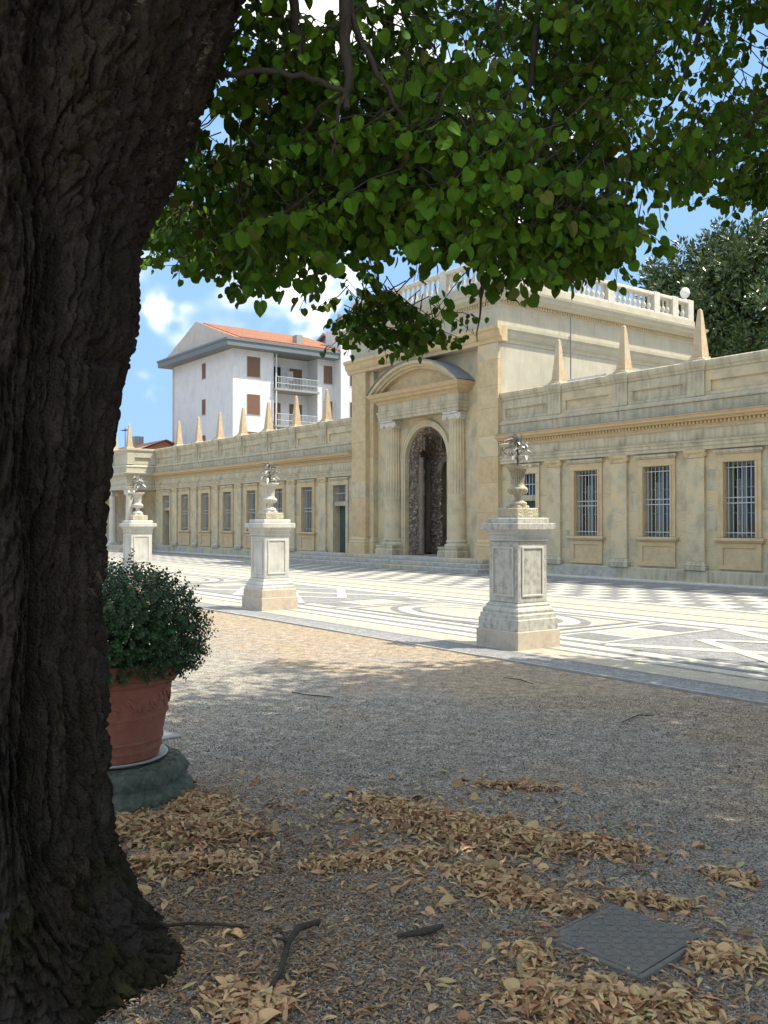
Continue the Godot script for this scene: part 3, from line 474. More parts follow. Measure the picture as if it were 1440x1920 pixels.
func wing(xa: float, xb: float, wins: Array, doors: Array, pils: Array, obels: Array, label: String):
	var cx := (xa + xb) / 2.0
	var t := thing("palace_wing", label, "building", Vector3(cx, 0, ZW), "wings of the garden building")
	var a := xa - cx; var b := xb - cx
	# wall around the openings
	var ops := []
	for x in wins: ops.append([x - cx, .44, 1.23, 3.17])
	for x in doors: ops.append([x - cx, .46, .30, 3.17])
	ops.sort_custom(func(p, q): return p[0] < q[0])
	var m := MB.new()
	var x := a
	for o in ops:
		wall_strip(t, m, x, o[0] - o[1])
		m.box(Vector3(o[0] - o[1], 3.17, -.5), Vector3(o[0] + o[1], 3.53, 0))
		if o[2] > .31: m.box(Vector3(o[0] - o[1], .30, -.5), Vector3(o[0] + o[1], o[2], 0))
		x = o[0] + o[1]
	wall_strip(t, m, x, b)
	part("wall", m.mesh(), M.wall, t)
	m = MB.new()
	m.box(Vector3(a, 0, -7.0), Vector3(b, 3.53, -6.6)); m.box(Vector3(a, 3.53, -7.0), Vector3(b, 4.6, -.35))
	m.box(Vector3(a, .0, -6.6), Vector3(a + .3, 3.53, -.5)); m.box(Vector3(b - .3, .0, -6.6), Vector3(b, 3.53, -.5))
	part("roof", m.mesh(), M.concrete, t)
	# plinth of separate blocks
	var pm := []
	for k in 4: pm.append([M.grey, M.step, M.wall, M.grey][k])
	x = a
	var skip := []
	for q in doors: skip.append(q - cx)
	while x < b - .05:
		var l := minf(rng.randf_range(.85, 1.35), b - x)
		if b - x - l < .4: l = b - x
		part("plinth_block", slab(Vector3(x + .003, 0, -.3), Vector3(x + l - .003, .36, .11 + rng.randf_range(-.006, .006)), .012), [M.grey, M.wall_cool, M.step][rng.randi() % 3], t)
		x += l
	part("plinth_cap", slab(Vector3(a, .34, -.25), Vector3(b, .372, .085), .012), M.grey, t)
	part("footing", slab(Vector3(a, -.05, -.1), Vector3(b, .055, .42), .012), M.pale, t)
	# windows, doors, pilasters
	for q in wins:
		var o := proto_window.duplicate(); t.add_child(o, true); o.position = Vector3(q - cx, 0, 0)
	for q in doors:
		var o := proto_door.duplicate(); t.add_child(o, true); o.position = Vector3(q - cx, 0, 0)
	for q in pils:
		var o := proto_pilaster.duplicate(); t.add_child(o, true); o.position = Vector3(q - cx, 0, 0)
	# entablature
	m = MB.new()
	m.run_x([Vector2(.10, 3.53), Vector2(.10, 3.63), Vector2(.125, 3.635), Vector2(.125, 3.72), Vector2(.15, 3.73), Vector2(.17, 3.78), Vector2(.06, 3.80), Vector2(.06, 4.08), Vector2(.10, 4.10), Vector2(.12, 4.13)], a, b, -.45)
	part("architrave", m.mesh(), M.grey, t)
	m = MB.new()
	m.run_x([Vector2(.115, 4.13), Vector2(.115, 4.19), Vector2(.13, 4.20), Vector2(.13, 4.275), Vector2(.22, 4.285), Vector2(.25, 4.33), Vector2(.34, 4.36), Vector2(.345, 4.42), Vector2(.38, 4.45), Vector2(.38, 4.475)], a, b, -.45)
	part("cornice", m.mesh(), M.orange, t)
	m = MB.new()
	x = a + .05
	while x < b - .08:
		m.box(Vector3(x, 4.203, .12), Vector3(x + .065, 4.272, .185)); x += .115
	var dn := part("dentils", m.mesh(), M.ochre, t); dn.set_meta("kind", "stuff")
	part("flashing", slab(Vector3(a, 4.476, -.4), Vector3(b, 4.488, .39), .002), M.lead, t)
	# blocking course
	x = a
	while x < b - .05:
		var l := minf(rng.randf_range(1.1, 1.9), b - x)
		if b - x - l < .5: l = b - x
		part("course_block", slab(Vector3(x + .003, 4.488, -.35), Vector3(x + l - .003, 4.80, .10 + rng.randf_range(-.005, .005)), .012), M.grey, t)
		x += l
	m = MB.new()
	m.run_x([Vector2(.10, 4.80), Vector2(.13, 4.81), Vector2(.13, 4.85), Vector2(.08, 4.88), Vector2(.05, 4.93), Vector2(.02, 4.95)], a, b, -.4)
	part("parapet_base", m.mesh(), M.grey, t)
	# parapet panels between dies
	var edges := [a]
	for q in obels: edges.append(q - cx)
	edges.append(b)
	edges.sort()
	for i in edges.size() - 1:
		var u: float = edges[i] + (.26 if i > 0 else 0.0); var w: float = edges[i + 1] - (.26 if i < edges.size() - 2 else 0.0)
		if w - u < .3: continue
		m = MB.new()
		m.bbox(Vector3(u, 4.95, -.36), Vector3(w, 5.60, -.06), .006)
		m.bbox(Vector3(u, 4.95, -.1), Vector3(w, 5.04, .0), .01); m.bbox(Vector3(u, 5.33, -.1), Vector3(w, 5.60, .0), .01)
		m.bbox(Vector3(u, 5.04, -.1), Vector3(u + .16, 5.33, .0), .01); m.bbox(Vector3(w - .16, 5.04, -.1), Vector3(w, 5.33, .0), .01)
		part("parapet_panel", m.mesh(), M.grey if rng.randf() < .7 else M.wall, t)
		m = MB.new()
		m.run_x([Vector2(.005, 5.60), Vector2(.03, 5.62), Vector2(.035, 5.67), Vector2(.08, 5.71), Vector2(.09, 5.76), Vector2(.10, 5.77), Vector2(.10, 5.85), Vector2(.06, 5.88)], u, w, -.42)
		part("coping", m.mesh(), M.grey, t)
	for q in obels:
		var px: float = q - cx
		m = MB.new()
		m.bbox(Vector3(px - .26, 4.95, -.40), Vector3(px + .26, 5.60, .05), .01)
		m.sloft([Vector2(.0, 5.60), Vector2(.03, 5.63), Vector2(.035, 5.67), Vector2(.07, 5.71), Vector2(.08, 5.76), Vector2(.085, 5.77), Vector2(.085, 5.86), Vector2(.05, 5.90)], px - .26, px + .26, -.40, .05)
		part("parapet_die", m.mesh(), M.grey, t)
		var ob := part("obelisk", mesh_obelisk, M.obelisk, t, Vector3(px, 6.0, -.17))
		part("obelisk_base", mesh_obelisk_base, M.obelisk, ob, Vector3(0, -.11, 0))
	return t

func fluted(m: MB, r0: float, r1: float, y0: float, y1: float, yf: float, segs := 96, flutes := 20):
	var rows := [y0, y0 + .05, yf - .02, yf, yf + .06, y0 + (y1 - y0) * .7, y1 - .06, y1]
	var P := []
	for y in rows:
		var ring := []
		var u: float = (y - y0) / (y1 - y0)
		var r := lerpf(r0, r1, pow(u, 1.6))
		for k in segs:
			var an := TAU * k / segs
			var fl := 0.0
			if y >= yf + .05 and y < y1 - .01: fl = .034 * pow(absf(sin(an * flutes / 2.0)), .8)
			ring.append(Vector3(cos(an) * (r - fl), y, -sin(an) * (r - fl)))
		P.append(ring)
	for i in rows.size() - 1:
		for k in segs:
			var l := (k + 1) % segs
			m.quad(P[i][k], P[i][l], P[i + 1][l], P[i + 1][k])

func ionic_capital(m: MB, y: float, r: float):
	m.lathe([Vector2(r, y), Vector2(r + .03, y + .02), Vector2(r + .03, y + .04), Vector2(r + .07, y + .10), Vector2(r, y + .13)], 24)
	m.sloft([Vector2(.02, y + .20), Vector2(.05, y + .215), Vector2(.06, y + .25), Vector2(.05, y + .27)], -r - .02, r + .02, -r - .02, r + .02)
	m.bbox(Vector3(-r - .05, y + .10, -r - .02), Vector3(r + .05, y + .20, r + .02), .02)
	for s in [-1.0, 1.0]:
		for f in [-1.0, 1.0]:
			var vm := MB.new()
			vm.lathe([Vector2(0, 0), Vector2(.10, 0), Vector2(.115, .015), Vector2(.115, .10), Vector2(.09, .11), Vector2(.075, .095), Vector2(.05, .10), Vector2(.04, .125), Vector2(0, .13)], 18)
			var q := Transform3D(Basis(Vector3.RIGHT, PI / 2 * f), Vector3(s * (r + .05), y + .11, f * (r - .09)))
			for i in vm.v.size(): vm.v[i] = q * vm.v[i]; vm.n[i] = q.basis * vm.n[i]
			m.v.append_array(vm.v); m.n.append_array(vm.n)

func build_pavilion():
	var t := thing("entrance_pavilion", "tall ochre stone pavilion with arched grotto doorway between fluted columns and balustraded roof", "building", Vector3(XC, 0, ZP))
	var W := 4.18; var D := -10.7
	var m := MB.new()
	# body: two sides and back, with the front bay's wall
	m.box(Vector3(-W - .004, 0, D), Vector3(-W + .5, 7.548, -.9)); m.box(Vector3(W - .5, 0, D), Vector3(W + .004, 7.548, -.9))
	m.box(Vector3(W - .05, 1.1, -.9), Vector3(W + .004, 7.548, -.14)); m.box(Vector3(-W - .004, 1.1, -.9), Vector3(-W + .05, 7.548, -.14)); m.box(Vector3(-W + .5, 0, D), Vector3(W - .5, 7.55, D + .4))
	part("side_wall", m.mesh(), M.side, t)
	m = MB.new()
	var ZB := -.42
	m.box(Vector3(-3.24, .42, -.56), Vector3(-1.2, 5.6, ZB)); m.box(Vector3(1.2, .42, -.56), Vector3(3.24, 5.6, ZB))
	m.box(Vector3(-3.24, 5.6, -.9), Vector3(3.24, 7.6, ZB))
	var SP := 3.95
	for i in 24:
		var a0 := PI * i / 24.0; var a1 := PI * (i + 1) / 24.0
		var p := Vector3(cos(a0) * 1.2, SP + sin(a0) * 1.2, ZB); var q := Vector3(cos(a1) * 1.2, SP + sin(a1) * 1.2, ZB)
		m.quad(q, p, Vector3(p.x, 5.6, ZB), Vector3(q.x, 5.6, ZB))
		var bk := Vector3(0, 0, -.14)
		m.quad(p, q, q + bk, p + bk)
	part("bay_wall", m.mesh(), M.wall, t)
	# archivolt and jamb mouldings
	m = MB.new()
	for i in 28:
		var a0 := PI * i / 28.0; var a1 := PI * (i + 1) / 28.0
		for rr in [[1.205, 1.29, .05], [1.29, 1.40, .075], [1.40, 1.44, .10]]:
			var p0 := Vector3(cos(a0) * rr[0], SP + sin(a0) * rr[0], ZB + rr[2]); var p1 := Vector3(cos(a1) * rr[0], SP + sin(a1) * rr[0], ZB + rr[2])
			var q0 := Vector3(cos(a0) * rr[1], SP + sin(a0) * rr[1], ZB + rr[2]); var q1 := Vector3(cos(a1) * rr[1], SP + sin(a1) * rr[1], ZB + rr[2])
			var bk := Vector3(0, 0, -rr[2])
			m.quad(p0, q0, q1, p1); m.quad(p0 + bk, p0, p1, p1 + bk); m.quad(q0, q0 + bk, q1 + bk, q1)
	for s in [-1.0, 1.0]:
		m.bbox(Vector3(s * 1.205, .42, ZB - .01), Vector3(s * 1.29, SP, ZB + .05), .008)
		m.bbox(Vector3(s * 1.29, .42, ZB - .01), Vector3(s * 1.42, SP, ZB + .075), .008)
	part("archivolt", m.mesh(), M.wall, t)
	# corner piers in separate courses
	var mats := [M.ochre, M.ochre, M.orange, M.wall, M.ochre]
	for s in [-1.0, 1.0]:
		m = MB.new()
		m.sloft([Vector2(.10, .40), Vector2(.10, .78), Vector2(.07, .80), Vector2(.085, .86), Vector2(.07, .90), Vector2(.04, .92), Vector2(.05, .98), Vector2(.02, 1.03), Vector2(.0, 1.08)], minf(s * 3.26, s * W), maxf(s * 3.26, s * W), -.9, 0)
		part("pier_base", m.mesh(), M.ochre, t)
		var y := 1.08
		while y < 7.5:
			var h := minf(rng.randf_range(.6, 1.0), 7.55 - y)
			if 7.55 - y - h < .3: h = 7.55 - y
			var mt = mats[rng.randi() % 5]
			part("pier_block", slab(Vector3(s * 3.24, y + .0015, -.9), Vector3(s * W, y + h - .0015, rng.randf_range(-.003, .003)), .006), mt, t)
			part("pier_strip", slab(Vector3(s * 2.98, y + .0015, -.9), Vector3(s * 3.236, y + h - .0015, -.20 + rng.randf_range(-.003, .003)), .005), M.ochre if rng.randf() < .5 else M.wall, t)
			y += h
		m = MB.new()
		m.sloft([Vector2(.08, .40), Vector2(.08, .78), Vector2(.05, .82), Vector2(.06, .9), Vector2(.0, 1.08)], minf(s * 2.98, s * 3.15), maxf(s * 2.98, s * 3.15), -.9, -.20)
		part("strip_base", m.mesh(), M.wall, t)
	# grotto niche behind the arch
	build_grotto(t, ZB)
	# engaged columns
	for s in [-1.0, 1.0]:
		var c := pivot("column", t, Vector3(s * 1.83, 0, -.33))
		m = MB.new()
		m.sloft([Vector2(.03, .40), Vector2(.03, .62), Vector2(.0, .65), Vector2(.0, .70), Vector2(.02, .72), Vector2(.02, .78)], -.50, .50, -.3, .46)
		part("plinth", m.mesh(), M.grey, c)
		m = MB.new()
		m.lathe([Vector2(.46, .78), Vector2(.47, .82), Vector2(.46, .87), Vector2(.40, .89), Vector2(.38, .92), Vector2(.41, .95), Vector2(.42, .98), Vector2(.39, 1.02), Vector2(.365, 1.03)], 32)
		part("base", m.mesh(), M.grey, c)
		m = MB.new(); fluted(m, .36, .31, 1.03, 5.22, 2.55)
		part("shaft", m.mesh(), M.wall, c)
		m = MB.new(); ionic_capital(m, 5.22, .31)
		part("capital", m.mesh(), M.pale, c)
	# entablature over the columns
	m = MB.new()
	m.sloft([Vector2(.0, 5.50), Vector2(.0, 5.62), Vector2(.025, 5.625), Vector2(.025, 5.74), Vector2(.05, 5.76), Vector2(.06, 5.82), Vector2(.0, 5.84), Vector2(.0, 6.10), Vector2(.03, 6.12)], -2.30, 2.30, ZB, .06)
	part("portal_architrave", m.mesh(), M.grey, t)
	m = MB.new()
	m.sloft([Vector2(.02, 6.12), Vector2(.05, 6.17), Vector2(.08, 6.20), Vector2(.20, 6.25), Vector2(.22, 6.31), Vector2(.30, 6.37), Vector2(.32, 6.44), Vector2(.34, 6.46), Vector2(.34, 6.49)], -2.30, 2.30, ZB, .08)
	part("portal_cornice", m.mesh(), M.orange, t)
	# segmental pediment
	var ch := 2.62; var rise := 1.0
	var R := (ch * ch + rise * rise) / (2 * rise); var cy := 6.49 + rise - R
	var amax := asin(ch / R)
	m = MB.new(); var lead := MB.new(); var tym := MB.new()
	var N := 26
	for i in N:
		var a0 := -amax + 2 * amax * i / N; var a1 := -amax + 2 * amax * (i + 1) / N
		var d0 := Vector3(sin(a0), cos(a0), 0); var d1 := Vector3(sin(a1), cos(a1), 0)
		var o := Vector3(0, cy, 0)
		for b in [[R - .30, R - .22, .14], [R - .22, R - .12, .24], [R - .12, R, .36]]:
			var f := Vector3(0, 0, b[2]); var bk := Vector3(0, 0, ZB)
			m.quad(o + d0 * b[0] + f, o + d1 * b[0] + f, o + d1 * b[1] + f, o + d0 * b[1] + f)
			m.quad(o + d0 * b[0] + bk, o + d1 * b[0] + bk, o + d1 * b[0] + f, o + d0 * b[0] + f)
			m.quad(o + d0 * b[1] + f, o + d1 * b[1] + f, o + d1 * b[1] + bk, o + d0 * b[1] + bk)
		var lf := Vector3(0, 0, .42); var lb := Vector3(0, 0, ZB)
		lead.quad(o + d0 * (R + .035) + lf, o + d1 * (R + .035) + lf, o + d1 * (R + .035) + lb, o + d0 * (R + .035) + lb)
		lead.quad(o + d0 * (R + .003) + lf, o + d1 * (R + .003) + lf, o + d1 * (R + .035) + lf, o + d0 * (R + .035) + lf)
		lead.quad(o + d0 * (R + .003) + lb, o + d1 * (R + .003) + lb, o + d1 * (R + .003) + lf, o + d0 * (R + .003) + lf)
		var p0 := o + d0 * (R - .25); var p1 := o + d1 * (R - .25)
		tym.quad(Vector3(p0.x, 6.49, -.05), Vector3(p1.x, 6.49, -.05), Vector3(p1.x, maxf(p1.y, 6.49), -.05), Vector3(p0.x, maxf(p0.y, 6.49), -.05))
	part("pediment_arch", m.mesh(), M.wall, t)
	part("pediment_roof", lead.mesh(), M.lead, t)
	part("tympanum", tym.mesh(), M.ochre, t)
	# string course, frieze, cornice
	m = MB.new()
	m.sloft([Vector2(.0, 7.55), Vector2(.03, 7.56), Vector2(.05, 7.66), Vector2(.12, 7.72), Vector2(.16, 7.80), Vector2(.17, 7.90), Vector2(.24, 7.96), Vector2(.25, 8.06), Vector2(.04, 8.10), Vector2(.02, 8.12), Vector2(.02, 8.70), Vector2(.05, 8.72)], -W, W, D, 0)
	part("frieze", m.mesh(), M.side, t)
	m = MB.new()
	m.run_x([Vector2(.003, 7.552), Vector2(.034, 7.56), Vector2(.054, 7.66), Vector2(.124, 7.72), Vector2(.164, 7.80), Vector2(.174, 7.90), Vector2(.244, 7.96), Vector2(.254, 8.064)], -W - .25, W + .25, -.2)
	part("string_course", m.mesh(), M.ochre, t)
	m = MB.new()
	m.sloft([Vector2(.05, 8.72), Vector2(.06, 8.80), Vector2(.08, 8.81), Vector2(.08, 8.90), Vector2(.16, 8.92), Vector2(.24, 8.98), Vector2(.34, 9.04), Vector2(.36, 9.14), Vector2(.42, 9.20), Vector2(.44, 9.28), Vector2(.10, 9.34), Vector2(.06, 9.36), Vector2(.06, 9.62)], -W, W, D, 0)
	part("main_cornice", m.mesh(), M.side, t)
	m = MB.new()
	var x := -W - .05
	while x < W + .05:
		m.box(Vector3(x, 8.812, .075), Vector3(x + .07, 8.895, .15)); x += .125
	var z := -.1
	while z > D:
		m.box(Vector3(W + .075, 8.812, z), Vector3(W + .15, 8.895, z - .07)); z -= .125
	part("dentils", m.mesh(), M.ochre, t).set_meta("kind", "stuff")
	# balustrade
	var bl := pivot("balustrade", t, Vector3(0, 9.62, 0))
	m = MB.new()
	for e in [[Vector3(-W, 0, -.30), Vector3(W, .10, .02)], [Vector3(W - .30, 0, D), Vector3(W + .02, .10, -.30)], [Vector3(-W - .02, 0, D), Vector3(-W + .30, .10, -.30)]]: m.bbox(e[0], e[1], .012)
	part("bottom_rail", m.mesh(), M.pale, bl)
	m = MB.new()
	for e in [[Vector3(-W, .68, -.30), Vector3(W, .82, .02)], [Vector3(W - .30, .68, D), Vector3(W + .02, .82, -.30)], [Vector3(-W - .02, .68, D), Vector3(-W + .30, .82, -.30)]]: m.bbox(e[0], e[1], .025)
	part("top_rail", m.mesh(), M.pale, bl)
	var post := slab(Vector3(-.17, .0, -.17), Vector3(.17, .84, .17), .012)
	var fx := [-W + .14, -1.45, 1.45, W - .14]
	for q in fx: part("post", post, M.pale, bl, Vector3(q, .002, -.14))
	for i in fx.size() - 1:
		var n := int((fx[i + 1] - fx[i] - .34) / .27)
		for k in n: part("baluster", mesh_baluster, M.pale, bl, Vector3(fx[i] + .17 + (k + .5) * (fx[i + 1] - fx[i] - .34) / n, .10, -.14))
	var sz := [-.14, -2.9, -5.7, -8.4, -9.55, D + .14]
	for sx in [-1.0, 1.0]:
		for i in range(1, sz.size()): part("post", post, M.pale, bl, Vector3(sx * (W - .14), .002, sz[i]))
		for i in sz.size() - 1:
			var n := maxi(1, int((sz[i] - sz[i + 1] - .34) / .27))
			for k in n: part("baluster", mesh_baluster, M.pale, bl, Vector3(sx * (W - .14), .10, sz[i] - .17 - (k + .5) * (sz[i] - sz[i + 1] - .34) / n))
	m = MB.new()
	m.lathe([Vector2(0, 0), Vector2(.09, 0), Vector2(.07, .04), Vector2(.05, .08), Vector2(.13, .14), Vector2(.18, .24), Vector2(.19, .32), Vector2(.16, .42), Vector2(.09, .49), Vector2(0, .51)], 20)
	part("ball_finial", m.mesh(), M.whiteglobe, bl, Vector3(W - .14, .84, D + .3))
	# rain pipe and cable on the flank
	m = MB.new()
	m.tube([Vector3(W + .29, 4.6, -3.2), Vector3(W + .29, 8.8, -3.2)], [.022, .022], 8)
	part("rain_pipe", m.mesh(), M.lead, t)
	# steps
	var hs := [[4.0, .52, .42, .28], [4.25, .85, .285, .14], [4.5, 1.20, .145, -.05]]
	for k in 3:
		var e = hs[k]
		var x0: float = -e[0]
		var lft: float = -7.3 - .25 * k
		while x0 < e[0] - .05:
			var l := minf(rng.randf_range(1.5, 2.3), e[0] - x0)
			if e[0] - x0 - l < .7: l = e[0] - x0
			part("step_slab", slab(Vector3(x0 + .0015, e[3], -.9 if k == 0 else .2), Vector3(x0 + l - .0015, e[2], e[1]), .018), M.step if rng.randf() < .7 else M.grey, t)
			x0 += l
		x0 = lft
		while x0 < -e[0] - .05:
			var l := minf(rng.randf_range(1.2, 1.9), -e[0] - x0)
			if -e[0] - x0 - l < .6: l = -e[0] - x0
			part("step_slab", slab(Vector3(x0 + .0015, e[3], .0 if k == 0 else .1), Vector3(x0 + l - .0015, e[2] - .002, e[1] - .001), .018), M.step, t)
			x0 += l

func build_grotto(t: Node3D, ZB: float):
	var g := pivot("grotto", t, Vector3(0, 0, ZB - .10))
	var m := MB.new()
	var nz := noise(77, 3.0, 3)
	var nz2 := noise(78, 9.0, 2)
	# section of the vault: points around the arch, run back in depth, displaced
	var sec := []
	for i in 20: sec.append(Vector2(-1.26, .42 + 3.53 * i / 20.0))
	for i in 25: sec.append(Vector2(-cos(PI * i / 24.0) * 1.26, 3.95 + sin(PI * i / 24.0) * 1.26))
	for i in range(19, -1, -1): sec.append(Vector2(1.26, .42 + 3.53 * i / 20.0))
	var DEP := 1.7; var ND := 20
	# beyond the front rib the left side opens into a deeper bay
	var bay := func(x: float, z: float) -> float: return -.85 * smoothstep(-.62, -.74, z) * clampf((-x - .25) / .8, 0, 1)
	var P := []
	for k in ND + 1:
		var row := []
		for s in sec:
			var inward := Vector2(-s.x, 3.0 - s.y).normalized()
			var z := -DEP * k / ND
			var q := nz.get_noise_3d(s.x, s.y, z) * .12 + nz2.get_noise_3d(s.x, s.y, z) * .05
			row.append(Vector3(s.x + inward.x * q + bay.call(s.x, z), s.y + inward.y * q * .6, z))
		P.append(row)
	for k in ND:
		for i in sec.size() - 1: m.quad(P[k][i], P[k + 1][i], P[k + 1][i + 1], P[k][i + 1])
	# back wall with a narrow dark recess to the right
	var NB := 26
	for i in NB:
		for j in 40:
			var q := []
			for e in [[0, 0], [1, 0], [1, 1], [0, 1]]:
				var x: float = -2.3 + 3.7 * (i + e[0]) / NB; var y: float = .42 + 4.95 * (j + e[1]) / 40.0
				var deep := 1.0 if (absf(x + .75) < .42 and y < 3.6) or Vector2(x + .75, y - 3.6).length() < .42 else 0.0
				q.append(Vector3(x, y, -DEP - 1.6 * deep + nz.get_noise_3d(x, y, 9.0) * .12 + nz2.get_noise_3d(x, y, 9.0) * .06))
			m.quad(q[0], q[1], q[2], q[3])
	part("rough_wall", m.mesh(), M.grotto, g)
	# rock ribs that frame the inner recess, and hanging tufa
	for e in [[-1.24, .15, -.66], [-1.98, .16, -1.62], [-.22, .15, -1.62]]:
		var rb := MB.new(); var pts := []; var rd := []
		for k in 30:
			pts.append(Vector3(e[0] + nz2.get_noise_2d(k * .37, e[0]) * .05, .42 + 3.7 * k / 29.0, e[2])); rd.append(e[1] * (1.0 + .35 * nz2.get_noise_2d(k * .9, 5.0 + e[0])))
		rb.tube(pts, rd, 12); part("rock_rib", rb.mesh(), M.grotto, g)
	var ab := MB.new(); var ap := []; var ar := []
	for k in 20:
		var an := PI * k / 19.0
		ap.append(Vector3(-.75 - cos(an) * .52, 3.6 + sin(an) * .52, -DEP + .08)); ar.append(.13 * (1.0 + .4 * nz2.get_noise_2d(k * .8, 11.0)))
	ab.tube(ap, ar, 12); part("rock_arch", ab.mesh(), M.grotto, g)
	for k in 26:
		var an := PI * (.12 + .76 * rng.randf()); var zz := -rng.randf_range(.1, DEP)
		var tp := Vector3(cos(an) * 1.18, 3.95 + sin(an) * 1.18, zz)
		var ln := rng.randf_range(.12, .38)
		var sm := MB.new(); sm.tube([tp + Vector3(0, .1, 0), tp - Vector3(0, ln * .5, 0), tp - Vector3(0, ln, 0)], [.07, .045, .012], 7)
		part("tufa_drop", sm.mesh(), M.grotto, g)
	part("grotto_floor", slab(Vector3(-1.32, .30, -2.4), Vector3(1.32, .42, .0), .005), M.step, g)
	# encrusting pebbles and shells
	var pm := MB.new()
	pm.sloft([Vector2(-.6, -.35), Vector2(-.1, -.2), Vector2(0, .1), Vector2(-.45, .45)], -.7, .7, -.8, .8)
	var xf := []; var cols := []
	for i in 11000:
		var pos: Vector3; var inw: Vector3
		if rng.randf() < .68:
			var k := rng.randf() * (sec.size() - 1)
			var s: Vector2 = sec[int(k)].lerp(sec[int(k) + 1], fmod(k, 1.0))
			var z := -DEP * rng.randf()
			var iw := Vector2(-s.x, 3.0 - s.y).normalized()
			var q := nz.get_noise_3d(s.x, s.y, z) * .12 + nz2.get_noise_3d(s.x, s.y, z) * .05
			pos = Vector3(s.x + iw.x * q + bay.call(s.x, z), s.y + iw.y * q * .6, z); inw = Vector3(iw.x, iw.y, .2).normalized()
		else:
			var x := rng.randf_range(-2.1, 1.25); var y := rng.randf_range(.45, 5.0)
			if Vector2(minf(x, 1.2), maxf(0, y - 3.95)).length() > 2.1: continue
			var deep := 1.0 if (absf(x + .75) < .42 and y < 3.6) or Vector2(x + .75, y - 3.6).length() < .42 else 0.0
			pos = Vector3(x, y, -DEP - 1.6 * deep + nz.get_noise_3d(x, y, 9.0) * .12 + .03); inw = Vector3(0, 0, 1)
		var b := Basis(Vector3(rng.randf() - .5, rng.randf() - .5, rng.randf() - .5).normalized(), rng.randf() * TAU)
		var sc := rng.randf_range(.025, .075)
		xf.append(Transform3D(b.scaled(Vector3(sc, sc * rng.randf_range(.5, 1.0), sc * rng.randf_range(.6, 1.2))), pos))
		var v := rng.randf(); v = lerpf(.28, .72, v * v)
		cols.append(Color(v * 1.08, v * .9, v * .76))
	copies("pebble_crust", pm.mesh(), M.crust, g, xf, cols).set_meta("kind", "stuff")

func build_portico():
	# loggia that closes the court on the left, its flank turned to the sun
	var t := thing("corner_portico", "columned corner portico with obelisks at the far left end of the long facade", "building", Vector3(-49.95, 0, ZW))
	var F := 1.75; var A := -14.0
	var m := MB.new()
	m.sloft([Vector2(.0, 3.53), Vector2(.0, 3.63), Vector2(.025, 3.635), Vector2(.025, 3.72), Vector2(.06, 3.78), Vector2(-.03, 3.80), Vector2(-.03, 4.08), Vector2(.02, 4.13)], A, 0, -1.0, F)
	part("architrave", m.mesh(), M.side, t)
	m = MB.new()
	m.sloft([Vector2(.02, 4.13), Vector2(.04, 4.27), Vector2(.13, 4.30), Vector2(.24, 4.36), Vector2(.28, 4.45), Vector2(.28, 4.48), Vector2(.0, 4.50), Vector2(.0, 4.80)], A, 0, -1.0, F)
	part("cornice", m.mesh(), M.side, t)
	m = MB.new()
	m.sloft([Vector2(.0, 4.80), Vector2(.03, 4.81), Vector2(.03, 4.85), Vector2(-.08, 4.95), Vector2(-.14, 4.96), Vector2(-.14, 5.58), Vector2(-.10, 5.60), Vector2(-.05, 5.70), Vector2(.0, 5.77), Vector2(.0, 5.86), Vector2(-.04, 5.88)], A, 0, -1.0, F)
	for e in [[-.5, 0.0], [-5.2, -4.7], [-2.8, -2.3]]:
		m.bbox(Vector3(e[0], 4.95, F - .4), Vector3(e[1], 5.62, F - .04), .01)
	m.bbox(Vector3(-.3, 4.95, F - .5), Vector3(-.04, 5.62, F - .042), .01); m.bbox(Vector3(-.3, 4.95, -.2), Vector3(-.04, 5.62, .3), .01)
	m.bbox(Vector3(-.2, 4.95, .3), Vector3(-.05, 5.08, F - .5), .008); m.bbox(Vector3(-.2, 5.36, .3), Vector3(-.05, 5.62, F - .5), .008)
	part("parapet", m.mesh(), M.side, t)
	m = MB.new()
	m.box(Vector3(A, .35, -1.6), Vector3(-6.4, 3.53, -1.0)); m.box(Vector3(-5.2, .35, -1.6), Vector3(-.3, 3.53, -1.0)); m.box(Vector3(-6.4, 2.9, -1.6), Vector3(-5.2, 3.53, -1.0))
	m.box(Vector3(A, 3.54, -.98), Vector3(-.02, 3.58, F - .03))
	part("back_wall", m.mesh(), M.wall, t)
	part("door", slab(Vector3(-6.4, .37, -1.5), Vector3(-5.2, 2.9, -1.42), .01), M.greendoor, t)
	for q in [-.28, -2.9, -5.5, -8.1, -10.7]:
		var c := pivot("column", t, Vector3(q, 0, F - .28))
		m = MB.new()
		m.sloft([Vector2(.0, .35), Vector2(.0, .47)], -.29, .29, -.29, .29)
		m.lathe([Vector2(.28, .47), Vector2(.285, .51), Vector2(.25, .55), Vector2(.235, .57), Vector2(.25, .60), Vector2(.22, .63)], 24)
		part("base", m.mesh(), M.pale, c)
		m = MB.new(); m.lathe([Vector2(.22, .63), Vector2(.218, 1.5), Vector2(.19, 3.2), Vector2(.2, 3.22), Vector2(.185, 3.24)], 24)
		part("shaft", m.mesh(), M.pale, c)
		m = MB.new(); ionic_capital(m, 3.24, .19)
		part("capital", m.mesh(), M.pale, c)
	for k in 3:
		part("step_slab", slab(Vector3(A, [.21, .09, -.05][k], -1.0), Vector3(.1 + .3 * k, [.35, .23, .11][k], F + .1 + .32 * k), .015), M.blush if k != 1 else M.step, t)
	for q in [-.25, -2.55, -4.95]:
		var ob := part("obelisk", mesh_obelisk, M.obelisk, t, Vector3(q, 5.98, F - .25))
		part("obelisk_base", mesh_obelisk_base, M.obelisk, ob, Vector3(0, -.11, 0))

